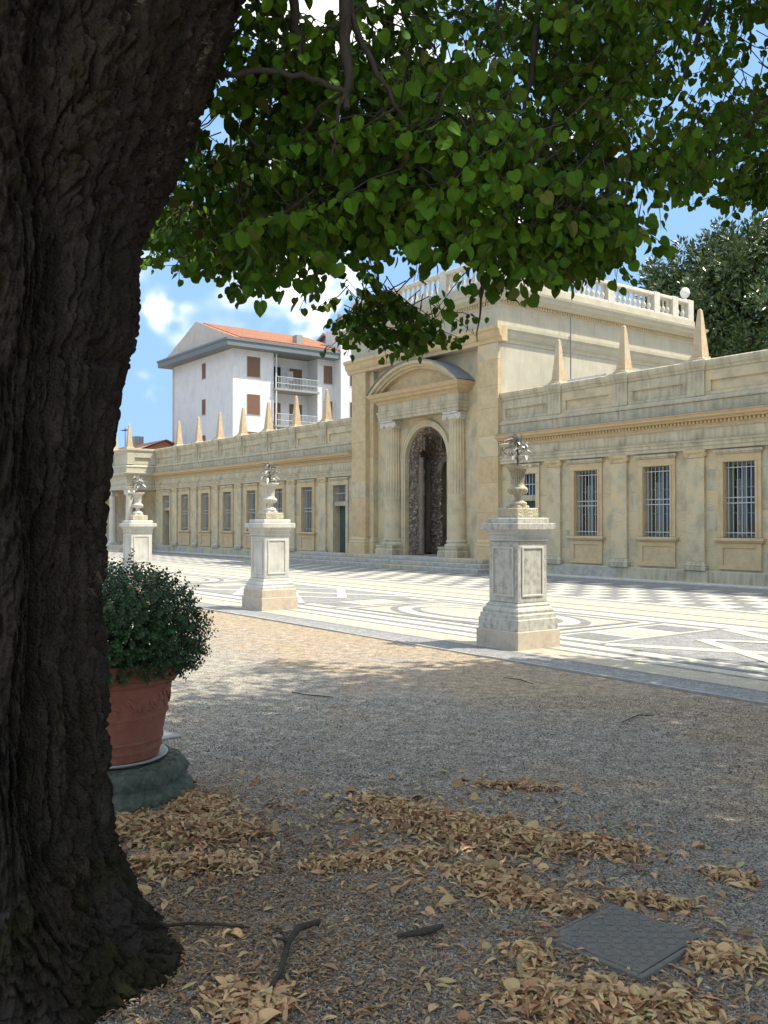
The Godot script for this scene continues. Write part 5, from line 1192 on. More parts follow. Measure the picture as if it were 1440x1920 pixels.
# ---------------------------------------------------------------- pot with clipped shrub
func build_pot():
	var at := Vector3(-5.32, 0, -1.95)
	var s := thing("stone_drum", "dark mossy round stone base under the terracotta pot", "stone base", at)
	var m := MB.new()
	m.lathe([Vector2(.0, -.03), Vector2(.47, -.03), Vector2(.485, .02), Vector2(.48, .06), Vector2(.44, .075), Vector2(.43, .10), Vector2(.445, .12), Vector2(.45, .16), Vector2(.435, .195), Vector2(.40, .21), Vector2(.0, .212)], 110, Vector3.ZERO, .012)
	var nz := noise(61, 7.0, 3)
	for i in m.v.size():
		var p: Vector3 = m.v[i]
		m.v[i] = p + Vector3(p.x, 0, p.z) * nz.get_noise_3dv(p) * .06 + Vector3(0, nz.get_noise_3dv(p * 1.7) * .008, 0)
	part("drum", m.mesh(), M.mossstone, s)
	var sc := thing("plant_saucer", "pale round saucer under the terracotta pot", "saucer", at + Vector3(0, .212, 0))
	m = MB.new(); m.lathe([Vector2(.0, .0), Vector2(.30, .0), Vector2(.335, .018), Vector2(.338, .026), Vector2(.325, .027), Vector2(.29, .012), Vector2(.0, .012)], 48)
	part("dish", m.mesh(), M.saucer, sc)
	var p := thing("terracotta_pot", "large terracotta pot with moulded garlands and banded rim beside the tree", "plant pot", at + Vector3(0, .224, 0))
	m = MB.new()
	m.lathe([Vector2(.0, .0), Vector2(.278, .0), Vector2(.288, .012), Vector2(.293, .05), Vector2(.303, .055), Vector2(.305, .068), Vector2(.297, .075), Vector2(.305, .105), Vector2(.312, .11), Vector2(.313, .12), Vector2(.306, .126), Vector2(.330, .255), Vector2(.341, .26), Vector2(.342, .272), Vector2(.334, .278), Vector2(.362, .43), Vector2(.372, .445), Vector2(.386, .45), Vector2(.392, .47), Vector2(.392, .478), Vector2(.412, .484), Vector2(.42, .49), Vector2(.428, .555), Vector2(.424, .57), Vector2(.40, .575), Vector2(.38, .57), Vector2(.375, .52), Vector2(.0, .51)], 64)
	part("body", m.mesh(), M.terracotta, p)
	# garlands: swags of leaves hanging from knots
	var lf := MB.new()
	lf.sloft([Vector2(-.9, -.3), Vector2(-.15, -.1), Vector2(0, .05), Vector2(-.3, .35), Vector2(-.95, .55)], -1.0, 1.0, -1.0, 1.0)
	var r := RandomNumberGenerator.new(); r.seed = 7
	for k in 6:
		var gm := MB.new()
		var a0 := TAU * k / 6.0 + .35
		for i in 26:
			var u := i / 25.0
			var an := a0 + u * TAU / 6.0 * .86
			var y := .405 - .085 * sin(PI * u) + r.randf_range(-.014, .014)
			if i > 22: y = .40 - .11 * r.randf(); an = a0 + TAU / 6.0 * .9 + r.randf_range(-.05, .05)
			var rad := .306 + (.362 - .306) * (y - .126) / .304
			var pos := Vector3(cos(an) * (rad + .004), y, sin(an) * (rad + .004))
			var b := Basis(Vector3.UP, -an) * Basis(Vector3.FORWARD, PI / 2 * -1.0) * Basis(Vector3.UP, r.randf_range(-.7, .7) + .9)
			var q := Transform3D(b.scaled(Vector3(.010, .010, .010)) * Basis.from_scale(Vector3(1.0, 1.2, 2.6)), pos)
			for e in lf.v.size(): gm.v.append(q * lf.v[e]); gm.n.append((q.basis.inverse().transposed() * lf.n[e]).normalized())
		part("garland", gm.mesh(), M.terracotta, p)
	m = MB.new(); m.lathe([Vector2(.0, .535), Vector2(.2, .535), Vector2(.376, .525)], 32)
	part("soil", m.mesh(), M.mossstone, p)
	# box shrub
	var sh := thing("box_shrub", "dense round dark green box shrub growing in the terracotta pot", "shrub", at + Vector3(0, .74, 0))
	m = MB.new()
	for k in 26:
		var an := r.randf() * TAU; var el := r.randf_range(.25, 1.2)
		var d := Vector3(cos(an) * cos(el), sin(el), sin(an) * cos(el))
		m.tube([Vector3(0, -.05, 0), d * .22 + Vector3(0, .02, 0), d * .46], [.010, .006, .003], 5)
	part("stem", m.mesh(), M.twig, sh)
	var bl := MB.new()
	bl.quad(Vector3(0, 0, 0), Vector3(.5, .05, .42), Vector3(1, 0, 0), Vector3(.5, .05, -.42))
	var bm := bl.mesh()
	var xf := []; var cols := []
	var lump := noise(71, 3.2, 3)
	for k in 5200:
		# sprigs of leaves pointing outwards, on a lumpy dome
		var d := Vector3(r.randfn(), r.randfn() * .9 + .12, r.randfn()).normalized()
		if d.y < -.55: continue
		var lum := 1.0 + .16 * lump.get_noise_3dv(d * 1.2) + .05 * lump.get_noise_3dv(d * 4.0)
		var depth := r.randf(); depth = 1.0 - depth * depth * .5
		if r.randf() < .07: depth += r.randf() * .10
		var c := Vector3(d.x * .54, d.y * .40 + .20, d.z * .54) * lum * depth
		if c.y < -.06: continue
		var out := (d + Vector3(r.randfn(), r.randfn() + .5, r.randfn()) * .35).normalized()
		var side := out.cross(Vector3(r.randf() - .5, r.randf() - .5, r.randf() - .5)).normalized()
		var tone := r.randf_range(.6, 1.25)
		for e in 9:
			var pos := c + out * (e * .0075 - .02)
			var ld := (out * .55 + side.rotated(out, e * 2.4 + r.randf() * .4)).normalized()
			var up := ld.cross(out).normalized()
			var sz := r.randf_range(.016, .024)
			xf.append(Transform3D(Basis(ld * sz, ld.cross(up).normalized() * sz, up * sz), pos))
			cols.append(Color(.040 * tone, .088 * tone, .026 * tone))
	copies("foliage", bm, M.boxleaf, sh, xf, cols).set_meta("kind", "stuff")

func build_drain():
	# cast plate with raised tread, half buried in leaves
	var t := thing("iron_cover", "dark cast iron access cover with raised tread among the leaves", "manhole cover", Vector3(-2.215, ground_h(-2.215, -2.79) + .010, -2.79))
	t.rotation.y = .10
	part("plate", slab(Vector3(-.19, -.04, -.20), Vector3(.19, .012, .20), .005), M.castiron, t)
	var fm := MB.new()
	for s in [-1.0, 1.0]:
		fm.bbox(Vector3(s * .194, -.04, -.225), Vector3(s * .215, .008, .225), .004); fm.bbox(Vector3(-.194, -.04, s * .204), Vector3(.194, .008, s * .225), .004)
	part("frame", fm.mesh(), M.castiron, t)
	var tread := MB.new(); tread.bbox(Vector3(-.016, .010, -.0045), Vector3(.016, .0165, .0045), .003)
	var tm := tread.mesh()
	for i in 10:
		for j in 11:
			var o := part("tread", tm, M.castiron, t, Vector3(-.158 + i * .035, 0, -.175 + j * .035))
			o.rotation.y = PI / 4 if (i + j) % 2 == 0 else -PI / 4

# ---------------------------------------------------------------- trees
const FWD := Vector3(-.8002, 0, -.5997)
const RGT := Vector3(.5997, 0, -.8002)

func linden_leaf(tint = null, fold := .16, droop := .20, twist := 0.0) -> Mesh:
	var m := MB.new()
	if tint != null: m.colored = true; m.tint = tint
	var o := [Vector2(.05, 0), Vector2(-.05, .18), Vector2(.03, .38), Vector2(.24, .50), Vector2(.52, .50), Vector2(.76, .36), Vector2(.89, .17), Vector2(1.0, 0)]
	var f := func(p: Vector2, s: float): return Vector3(p.x, fold * p.y - droop * p.x * p.x + twist * s * p.x * p.y, p.y * s)
	var rib := [Vector2(.05, 0), Vector2(.40, 0), Vector2(.75, 0), Vector2(1.0, 0)]
	for s in [-1.0, 1.0]:
		var t := [[rib[0], o[1], o[2]], [rib[0], o[2], o[3]], [rib[0], o[3], rib[1]], [rib[1], o[3], o[4]], [rib[1], o[4], rib[2]], [rib[2], o[4], o[5]], [rib[2], o[5], o[6]], [rib[2], o[6], o[7]]]
		for e in t:
			if s > 0: m.tri(f.call(e[0], s), f.call(e[1], s), f.call(e[2], s))
			else: m.tri(f.call(e[0], s), f.call(e[2], s), f.call(e[1], s))
	return m.mesh()

func hang_basis(r: RandomNumberGenerator, out: Vector3, size: float) -> Basis:
	# a leaf on its stalk: tip drooping outwards, blade tilted
	var tip := (out * r.randf_range(.2, .9) + Vector3(r.randfn() * .45, -r.randf_range(.25, 1.1), r.randfn() * .45)).normalized()
	var nrm := (Vector3(r.randfn() * .55, r.randf_range(.1, 1.0), r.randfn() * .55) + out * .35)
	var side := tip.cross(nrm).normalized()
	var up := side.cross(tip).normalized()
	return Basis(tip * size, up * size, side * size * r.randf_range(.85, 1.08))

func green(r: RandomNumberGenerator) -> Color:
	var t := r.randf_range(.75, 1.25)
	var c := Color(.050, .130, .012).lerp(Color(.105, .18, .013), r.randf())
	if r.randf() < .05: c = Color(.13, .14, .03)
	return Color(c.r * t, c.g * t, c.b * t)

func crown_clumps(r: RandomNumberGenerator, c: Vector3, rad: Vector3, n: int, per: int, size: float, xf: Array, cols: Array, rule: Callable, shell := .45):
	var made := 0
	var tries := 0
	while made < n and tries < n * 8:
		tries += 1
		var d := Vector3(r.randfn(), r.randfn(), r.randfn()).normalized()
		var k := pow(r.randf_range(shell * shell * shell, 1.0), 1.0 / 3.0)
		var p := c + Vector3(d.x * rad.x, d.y * rad.y, d.z * rad.z) * k
		if not rule.call(p): continue
		made += 1
		# clumps thinned along the sun path so sunlight reaches the boughs in view
		var gx := p.x - .42 * p.y; var gz := p.z + .42 * p.y
		var gp := Vector3(gx, 0, gz)
		if gp.dot(RGT) < -.27 * gp.dot(FWD) and r.randf() < .55: continue
		var cr := r.randf_range(.35, .75)
		var tone := r.randf_range(.85, 1.15)
		for i in per:
			var q := Vector3(r.randfn(), r.randfn() * .55, r.randfn()) * cr * .55
			if not rule.call(p + q): continue
			var out := Vector3(q.x, 0, q.z).normalized()
			var sz := size
			var dd := (p + q).dot(FWD)
			if dd > .5 and absf((p + q).dot(RGT) / dd) < .47: sz = size * .52
			xf.append(Transform3D(hang_basis(r, out, sz * r.randf_range(.7, 1.2)), p + q))
			var g := green(r)
			cols.append(Color(g.r * tone, g.g * tone, g.b * tone))

# underside of the crowns over the court; unseen parts cut back to admit light
var gap_noise: FastNoiseLite
func over_court(p: Vector3) -> bool:
	var d := p.dot(FWD); var s := p.dot(RGT)
	if p.z > 1.5 or p.x > 3.6 or (p.x > -1.0 and p.z > -1.8): return false  # crowns left open behind the camera to let skylight onto the foreground
	if d < .3: return p.y > 4.3
	var q := s / d
	if q > .44: return p.y > 3.9  # unseen crown base raised for more side light
	if q < -.44: return p.y > 4.2
	var k := (p.y - 1.6) / d
	# loose outer boughs with gaps between them
	if gap_noise.get_noise_3dv(p) < (.06 if q < .2 else .16): return false
	if q > .20:
		# an opening between the two crowns
		if q > .255 and q < .36 and k > .375 and k < .49: return false
		return k > .37 and d > 4.5
	return k > .44 and d > 4.0

func trunk_edge(y: float) -> float:
	var T := [[-.2, .95], [0.0, .78], [.06, .71], [.10, .665], [.19, .60], [.27, .55], [.364, .515], [.45, .475], [.60, .45], [1.0, .44], [1.34, .436], [1.64, .45], [1.84, .475], [2.13, .50], [2.25, .54], [2.37, .555], [2.54, .56], [2.62, .58], [2.72, .62], [2.87, .69], [3.0, .745], [3.17, .81], [3.44, .90], [4.3, 1.2]]
	for i in T.size() - 1:
		if y <= T[i + 1][0]: return lerpf(T[i][1], T[i + 1][1], clampf((y - T[i][0]) / (T[i + 1][0] - T[i][0]), 0, 1))
	return 1.25

func trunk_mesh(c: Vector3, NU: int, NV: int, top: float) -> Mesh:
	var warp := noise(201, 1.3, 3); var ridge := noise(202, 5.2, 3); var fine := noise(203, 22.0, 3); var lump := noise(204, 1.1, 2); var moss := noise(205, 2.5, 4)
	var P := PackedVector3Array(); var C := PackedColorArray()
	for j in NV + 1:
		var y := -.12 + (top + .12) * j / NV
		var base := trunk_edge(y)
		var flare := .30 * exp(-maxf(y, 0) / .24)
		for i in NU:
			# finer towards the viewer
			var u := TAU * i / NU
			var a := u - .55 * sin(2.0 * (u - PI * .25)) * .5
			var w := maxf(0.0, cos(a)); w = pow(w, .6)
			var r := lerpf(.47 + .25 * smoothstep(2.4, 4.2, y), base, w)
			r += flare * (1.0 - w) * (.7 + .5 * cos(a * 5.0 + 1.0))
			# root ribs that run up the trunk
			var rib := .030 * cos(a * 7.0 + 1.2 * warp.get_noise_2d(y * .6, 3.0)) * smoothstep(2.6, .2, y)
			rib += .03 * lump.get_noise_3d(cos(a) * 1.2, y * .7, sin(a) * 1.2)
			# deep fold between the two old stems
			var ga := .70 + .18 * warp.get_noise_2d(y * .8, 7.0) + .10 * smoothstep(1.6, 3.2, y)
			var gd := (a - ga) / .13
			var fold := -.095 * exp(-gd * gd) * smoothstep(-.1, .7, y)
			var g2 := (a - 1.9 - .2 * warp.get_noise_2d(y * .6, 21.0)) / .10
			fold += -.05 * exp(-g2 * g2)
			if y > 2.3:
				var g3 := (a - .22 + .05 * (y - 2.3)) / .07
				fold += -.06 * exp(-g3 * g3) * smoothstep(2.3, 2.8, y)
			var dx := cos(a) * r; var dz := sin(a) * r
			var wv := warp.get_noise_3d(dx * 1.6, y * .7, dz * 1.6) * .13
			var n1 := minf(absf(ridge.get_noise_3d(dx * 1.7 + wv, y * .13 + wv * .7, dz * 1.7 - wv)) * 5.0, 1.0)
			var n2 := fine.get_noise_3d(dx + wv * .3, y * .42, dz)
			var n3 := minf(absf(fine.get_noise_3d(dx * .85 + 5.0 + wv * .6, y * .16 + wv * .2, dz * .85)) * 3.5, 1.0)
			var n4 := minf(absf(ridge.get_noise_3d(dx * 3.4 + 4.0, y * 2.3 + wv, dz * 3.4)) * 4.0, 1.0)
			var h := .046 * n1 + .024 * n3 + .010 * n2 + .014 * n4 - .10
			r += rib + fold + h
			var pos := c + RGT * cos(a) * r - FWD * sin(a) * r
			P.append(Vector3(pos.x, y, pos.z))
			var col := Color(.95, .95, .95).lerp(Color(1.15, .95, .78), clampf(moss.get_noise_3d(dx * .7, y * .5, dz * .7) * 1.6, 0, 1))
			var gm := clampf(moss.get_noise_3d(dx * 1.4 + 9.0, y, dz * 1.4) * 2.2 + .45 - absf(y - .12) * 1.5, 0, 1)
			col = col.lerp(Color(.62, .68, .34), gm)
			col = col.lerp(Color(.72, .80, .50), clampf(moss.get_noise_3d(dx * 3.0 + 3.0, y * 1.2, dz * 3.0) * 2.5 - .45, 0, .7))
			C.append(col)
	var N := PackedVector3Array(); N.resize(P.size())
	for j in NV + 1:
		for i in NU:
			var l := P[j * NU + (i + NU - 1) % NU]; var r2 := P[j * NU + (i + 1) % NU]
			var d := P[maxi(j - 1, 0) * NU + i]; var t := P[mini(j + 1, NV) * NU + i]
			N[j * NU + i] = (t - d).cross(l - r2).normalized() * -1.0
	var idx := PackedInt32Array()
	for j in NV:
		for i in NU:
			var a2 := j * NU + i; var b := j * NU + (i + 1) % NU; var c2 := a2 + NU; var d2 := b + NU
			idx.append_array([a2, b, c2, b, d2, c2])
	var mid := P[NU * NV / 2] - Vector3(c.x, P[NU * NV / 2].y, c.z)
	if N[NU * NV / 2].dot(mid) < 0:
		for i in N.size(): N[i] = -N[i]
	var arr := []; arr.resize(Mesh.ARRAY_MAX)
	arr[Mesh.ARRAY_VERTEX] = P; arr[Mesh.ARRAY_NORMAL] = N; arr[Mesh.ARRAY_COLOR] = C; arr[Mesh.ARRAY_INDEX] = idx
	var m := ArrayMesh.new(); m.add_surface_from_arrays(Mesh.PRIMITIVE_TRIANGLES, arr)
	return m

func build_lindens():
	var r := RandomNumberGenerator.new(); r.seed = 99; gap_noise = noise(17, .55, 2)
	var c := FWD * 3.2 + RGT * -1.42
	var t := thing("linden_tree", "old linden tree with massive furrowed dark trunk at the left edge", "tree", Vector3(c.x, 0, c.z), "linden trees over the gravel")
	part("trunk", trunk_mesh(Vector3.ZERO, 560, 640, 4.3), M.bark, t)
	var O := -t.position
	# great limbs
	var limbs := [
		[[Vector3(.2, 3.6, .0), Vector3(.1, 5.2, -.2), Vector3(-.1, 7.2, -.3), Vector3(.2, 9.6, .1)], [.55, .40, .27, .10]],
		[[RGT * .55 + Vector3(0, 3.7, 0), RGT * 1.3 + FWD * .4 + Vector3(0, 5.0, 0), RGT * 2.4 + FWD * 1.2 + Vector3(0, 6.2, 0), RGT * 3.6 + FWD * 2.2 + Vector3(0, 7.0, 0)], [.42, .30, .18, .05]],
		[[Vector3(-.2, 3.8, .2), Vector3(-1.6, 5.2, .6), Vector3(-3.2, 6.3, 1.0), Vector3(-4.6, 6.8, 1.2)], [.35, .24, .14, .04]],
		[[Vector3(0, 3.9, -.1), FWD * 1.6 + Vector3(0, 5.4, 0), FWD * 3.4 + RGT * .6 + Vector3(0, 6.6, 0), FWD * 5.0 + RGT * 1.0 + Vector3(0, 7.2, 0)], [.34, .22, .13, .04]],
		[[Vector3(.1, 3.9, .2), Vector3(1.2, 5.4, 1.8), Vector3(2.2, 6.6, 3.4)], [.30, .18, .06]]]
	for l in limbs:
		var m := MB.new(); m.colored = true; m.tube(l[0], l[1], 14)
		part("limb", m.mesh(), M.bark, t)
	for b in BRANCHES:
		var m := MB.new()
		var pts := []; var rad := []
		# smooth the path and let it wander a little
		for i in b[0].size() - 1:
			for k in 4:
				var u := k / 4.0
				pts.append(b[0][i].lerp(b[0][i + 1], u) + O + Vector3(r.randfn(), r.randfn(), r.randfn()) * .005); rad.append(lerpf(b[1][i], b[1][i + 1], u) * 1.15)
		pts.append(b[0][-1] + O); rad.append(b[1][-1])
		m.tube(pts, rad, 7)
		part("branch", m.mesh(), M.twig, t)
	# leafy boughs that hang into view
	var near := []; var xf := []; var cols := []
	var tw := MB.new()
	for b in BOUGHS:
		var p := Vector3(b[0], b[1], b[2]); var rr: float = b[3]
		var n := int(60 + 640 * rr * rr)
		for s in maxi(2, int(n / 11.0)):
			# a twig with alternate leaves
			var s0 := p + Vector3(r.randfn(), r.randfn() * .75, r.randfn()) * rr * .48
			var dir := (Vector3(r.randfn(), -.55 + r.randfn() * .35, r.randfn())).normalized()
			var ln := r.randf_range(.18, .38)
			if tw.v.size() < 200000: tw.tube([s0 - dir * .12 + Vector3(0, .05, 0), s0, s0 + dir * ln * .5 + Vector3(0, .01, 0), s0 + dir * ln - Vector3(0, .02, 0)], [.004, .0035, .003, .0015], 4)
			for k in 11:
				var u := (k + .5) / 11.0
				var sd := dir.cross(Vector3.UP).normalized() * (1.0 if k % 2 == 0 else -1.0)
				var pos := s0 + dir * ln * u + sd * r.randf_range(.015, .05) + Vector3(r.randfn() * .012, -.01 - r.randf() * .02, r.randfn() * .012)
				var e := [pos.dot(FWD), Transform3D(hang_basis(r, (sd + dir * .6).normalized(), r.randf_range(.032, .070)), pos), green(r)]
				near.append(e)
	near.sort_custom(func(a, b): return a[0] < b[0])
	var lm := []
	for k in 8: lm.append(linden_leaf(green(r), r.randf_range(-.05, .45), r.randf_range(.0, .5), r.randf_range(-.4, .4)))
	var plain := linden_leaf()
	var curled := linden_leaf(null, .42, .42, .3)
	var xq := []; var cq := []
	for i in near.size():
		var e = near[i]
		var x: Transform3D = e[1]; x.origin += O
		if i < 295:
			var o := part("leaf", lm[i % 8], M.leaf, t); o.transform = x
		elif i % 3 == 0:
			xq.append(x); cq.append(e[2])
		else:
			xf.append(x); cols.append(e[2])
	part("twigs", tw.mesh(), M.twig, t, O).set_meta("kind", "stuff")
	# crown above and around
	var big := []; var bc := []
	crown_clumps(r, Vector3(-3.6, 7.4, -2.2), Vector3(5.0, 3.4, 5.0), 150, 60, .13, big, bc, over_court)
	for i in big.size():
		var x: Transform3D = big[i]; x.origin += O; xf.append(x)
	cols.append_array(bc)
	copies("foliage", plain, M.leaf, t, xf, cols).set_meta("kind", "stuff")
	copies("curled_foliage", curled, M.leaf, t, xq, cq).set_meta("kind", "stuff")
	# its neighbour, whose trunk stands outside the picture on the right
	var c2 := Vector3(1.5, 0, -5.5)
	var u := thing("linden_tree", "neighbouring linden whose leafy boughs reach in at the upper right", "tree", c2, "linden trees over the gravel")
	part("trunk", trunk_mesh(Vector3.ZERO, 120, 120, 4.3), M.bark, u)
	for k in 7:
		var an := TAU * k / 7.0
		var d := Vector3(cos(an), 0, sin(an))
		var m := MB.new(); m.colored = true
		m.tube([Vector3(0, 3.6, 0) + d * .2, d * 1.8 + Vector3(0, 5.4 + .4 * (k % 2), 0), d * 3.8 + Vector3(0, 6.8, 0), d * 5.4 + Vector3(0, 7.3, 0)], [.36, .22, .12, .04], 12)
		part("limb", m.mesh(), M.bark, u)
	var xb := []; var cb := []
	crown_clumps(r, Vector3(1.5, 7.4, -5.9), Vector3(7.4, 3.4, 8.0), 1250, 60, .15, xb, cb, over_court)
	for i in xb.size(): xb[i].origin -= c2
	copies("foliage", plain, M.leaf, u, xb, cb).set_meta("kind", "stuff")

func oval_leaf() -> Mesh:
	var m := MB.new()
	m.quad(Vector3(0, 0, 0), Vector3(.5, .06, .22), Vector3(1, -.08, 0), Vector3(.5, .0, 0))
	m.quad(Vector3(0, 0, 0), Vector3(.5, .0, 0), Vector3(1, -.08, 0), Vector3(.5, .06, -.22))
	return m.mesh()

func garden_tree(called: String, label: String, at: Vector3, c: Vector3, rad: Vector3, clumps: int, per: int, size: float, mat: Material, ca: Color, cb: Color, sd: int):
	var r := RandomNumberGenerator.new(); r.seed = sd
	var t := thing(called, label, "tree", at)
	var m := MB.new(); m.colored = true
	m.tube([Vector3(0, -.1, 0), Vector3(.1, 2.0, 0), Vector3(0, c.y * .7, .1), Vector3(0, c.y + rad.y * .6, 0)], [.38, .30, .20, .05], 12)
	part("trunk", m.mesh(), M.bark, t)
	for k in 9:
		var an := TAU * k / 9.0 + r.randf(); var d := Vector3(cos(an), 0, sin(an))
		m = MB.new(); m.colored = true
		var y0 := c.y * r.randf_range(.5, .9)
		m.tube([Vector3(0, y0, 0), d * rad.x * .4 + Vector3(0, y0 + 1.0, 0), d * rad.x * .85 + Vector3(0, y0 + 1.8, 0)], [.14, .09, .03], 8)
		part("limb", m.mesh(), M.bark, t)
	var xf := []; var cols := []
	var nz := noise(sd, .35, 2)
	for k in clumps:
		var d := Vector3(r.randfn(), r.randfn(), r.randfn()).normalized()
		var lum := 1.0 + .28 * nz.get_noise_3dv(d * 4.0)
		var q := pow(r.randf_range(.35, 1.0), .4)
		var p := c + Vector3(d.x * rad.x, d.y * rad.y, d.z * rad.z) * lum * q
		if p.y < .8: continue
		var tone := r.randf_range(.75, 1.25)
		var cr := r.randf_range(.22, .45)
		for i in per:
			var v := Vector3(r.randfn(), r.randfn(), r.randfn()).normalized()
			var pos := p + v * cr * r.randf_range(.5, 1.0)
			var tip := (v + d * .5 + Vector3(0, .25, 0) + Vector3(r.randfn(), r.randfn(), r.randfn()) * .35).normalized()
			var nn := (d + Vector3(r.randfn(), r.randfn() + .8, r.randfn()) * .6)
			var side := tip.cross(nn).normalized(); var up := side.cross(tip).normalized()
			var s := size * r.randf_range(.7, 1.2)
			xf.append(Transform3D(Basis(tip * s, up * s, side * s), pos))
			var col := ca.lerp(cb, r.randf() * r.randf() + (.5 if r.randf() < .05 else 0.0))
			cols.append(Color(col.r * tone, col.g * tone, col.b * tone))
	copies("crown", oval_leaf(), mat, t, xf, cols).set_meta("kind", "stuff")

# ---------------------------------------------------------------- litter, loose stones, sticks
func bract(kind: int) -> Mesh:
	var m := MB.new()
	var N := 5
	var prev := []
	for i in N + 1:
		var u := float(i) / N
		var w: float = [.13, .10, .20][kind] * sin(PI * clampf(u * .9 + .05, 0, 1))
		var y: float = [.22 * sin(PI * u), .12 * sin(PI * u * 1.7) + .1 * u, .16 * u * u + .05 * sin(PI * u)][kind]
		var p := Vector3(u - .5, y, [.06, -.10, .05][kind] * sin(PI * u))
		var row := [p + Vector3(0, .45 * w, w), p, p + Vector3(0, .30 * w, -w)]
		if i > 0:
			for k in 2: m.quad(prev[k], row[k], row[k + 1], prev[k + 1])
		prev = row
	return m.mesh()

func dry(r: RandomNumberGenerator, fresh: float) -> Color:
	var k := r.randf()
	var c := Color(.56, .335, .175)
	if k < .32: c = Color(.60, .395, .205)
	elif k < .55: c = Color(.60, .43, .22)
	elif k < .66: c = Color(.50, .40, .20)
	elif k < .84: c = Color(.40, .20, .10)
	c = c.lerp(Color(.20, .135, .085), fresh)
	var t := r.randf_range(.75, 1.2)
	return Color(c.r * t, c.g * t, c.b * t)

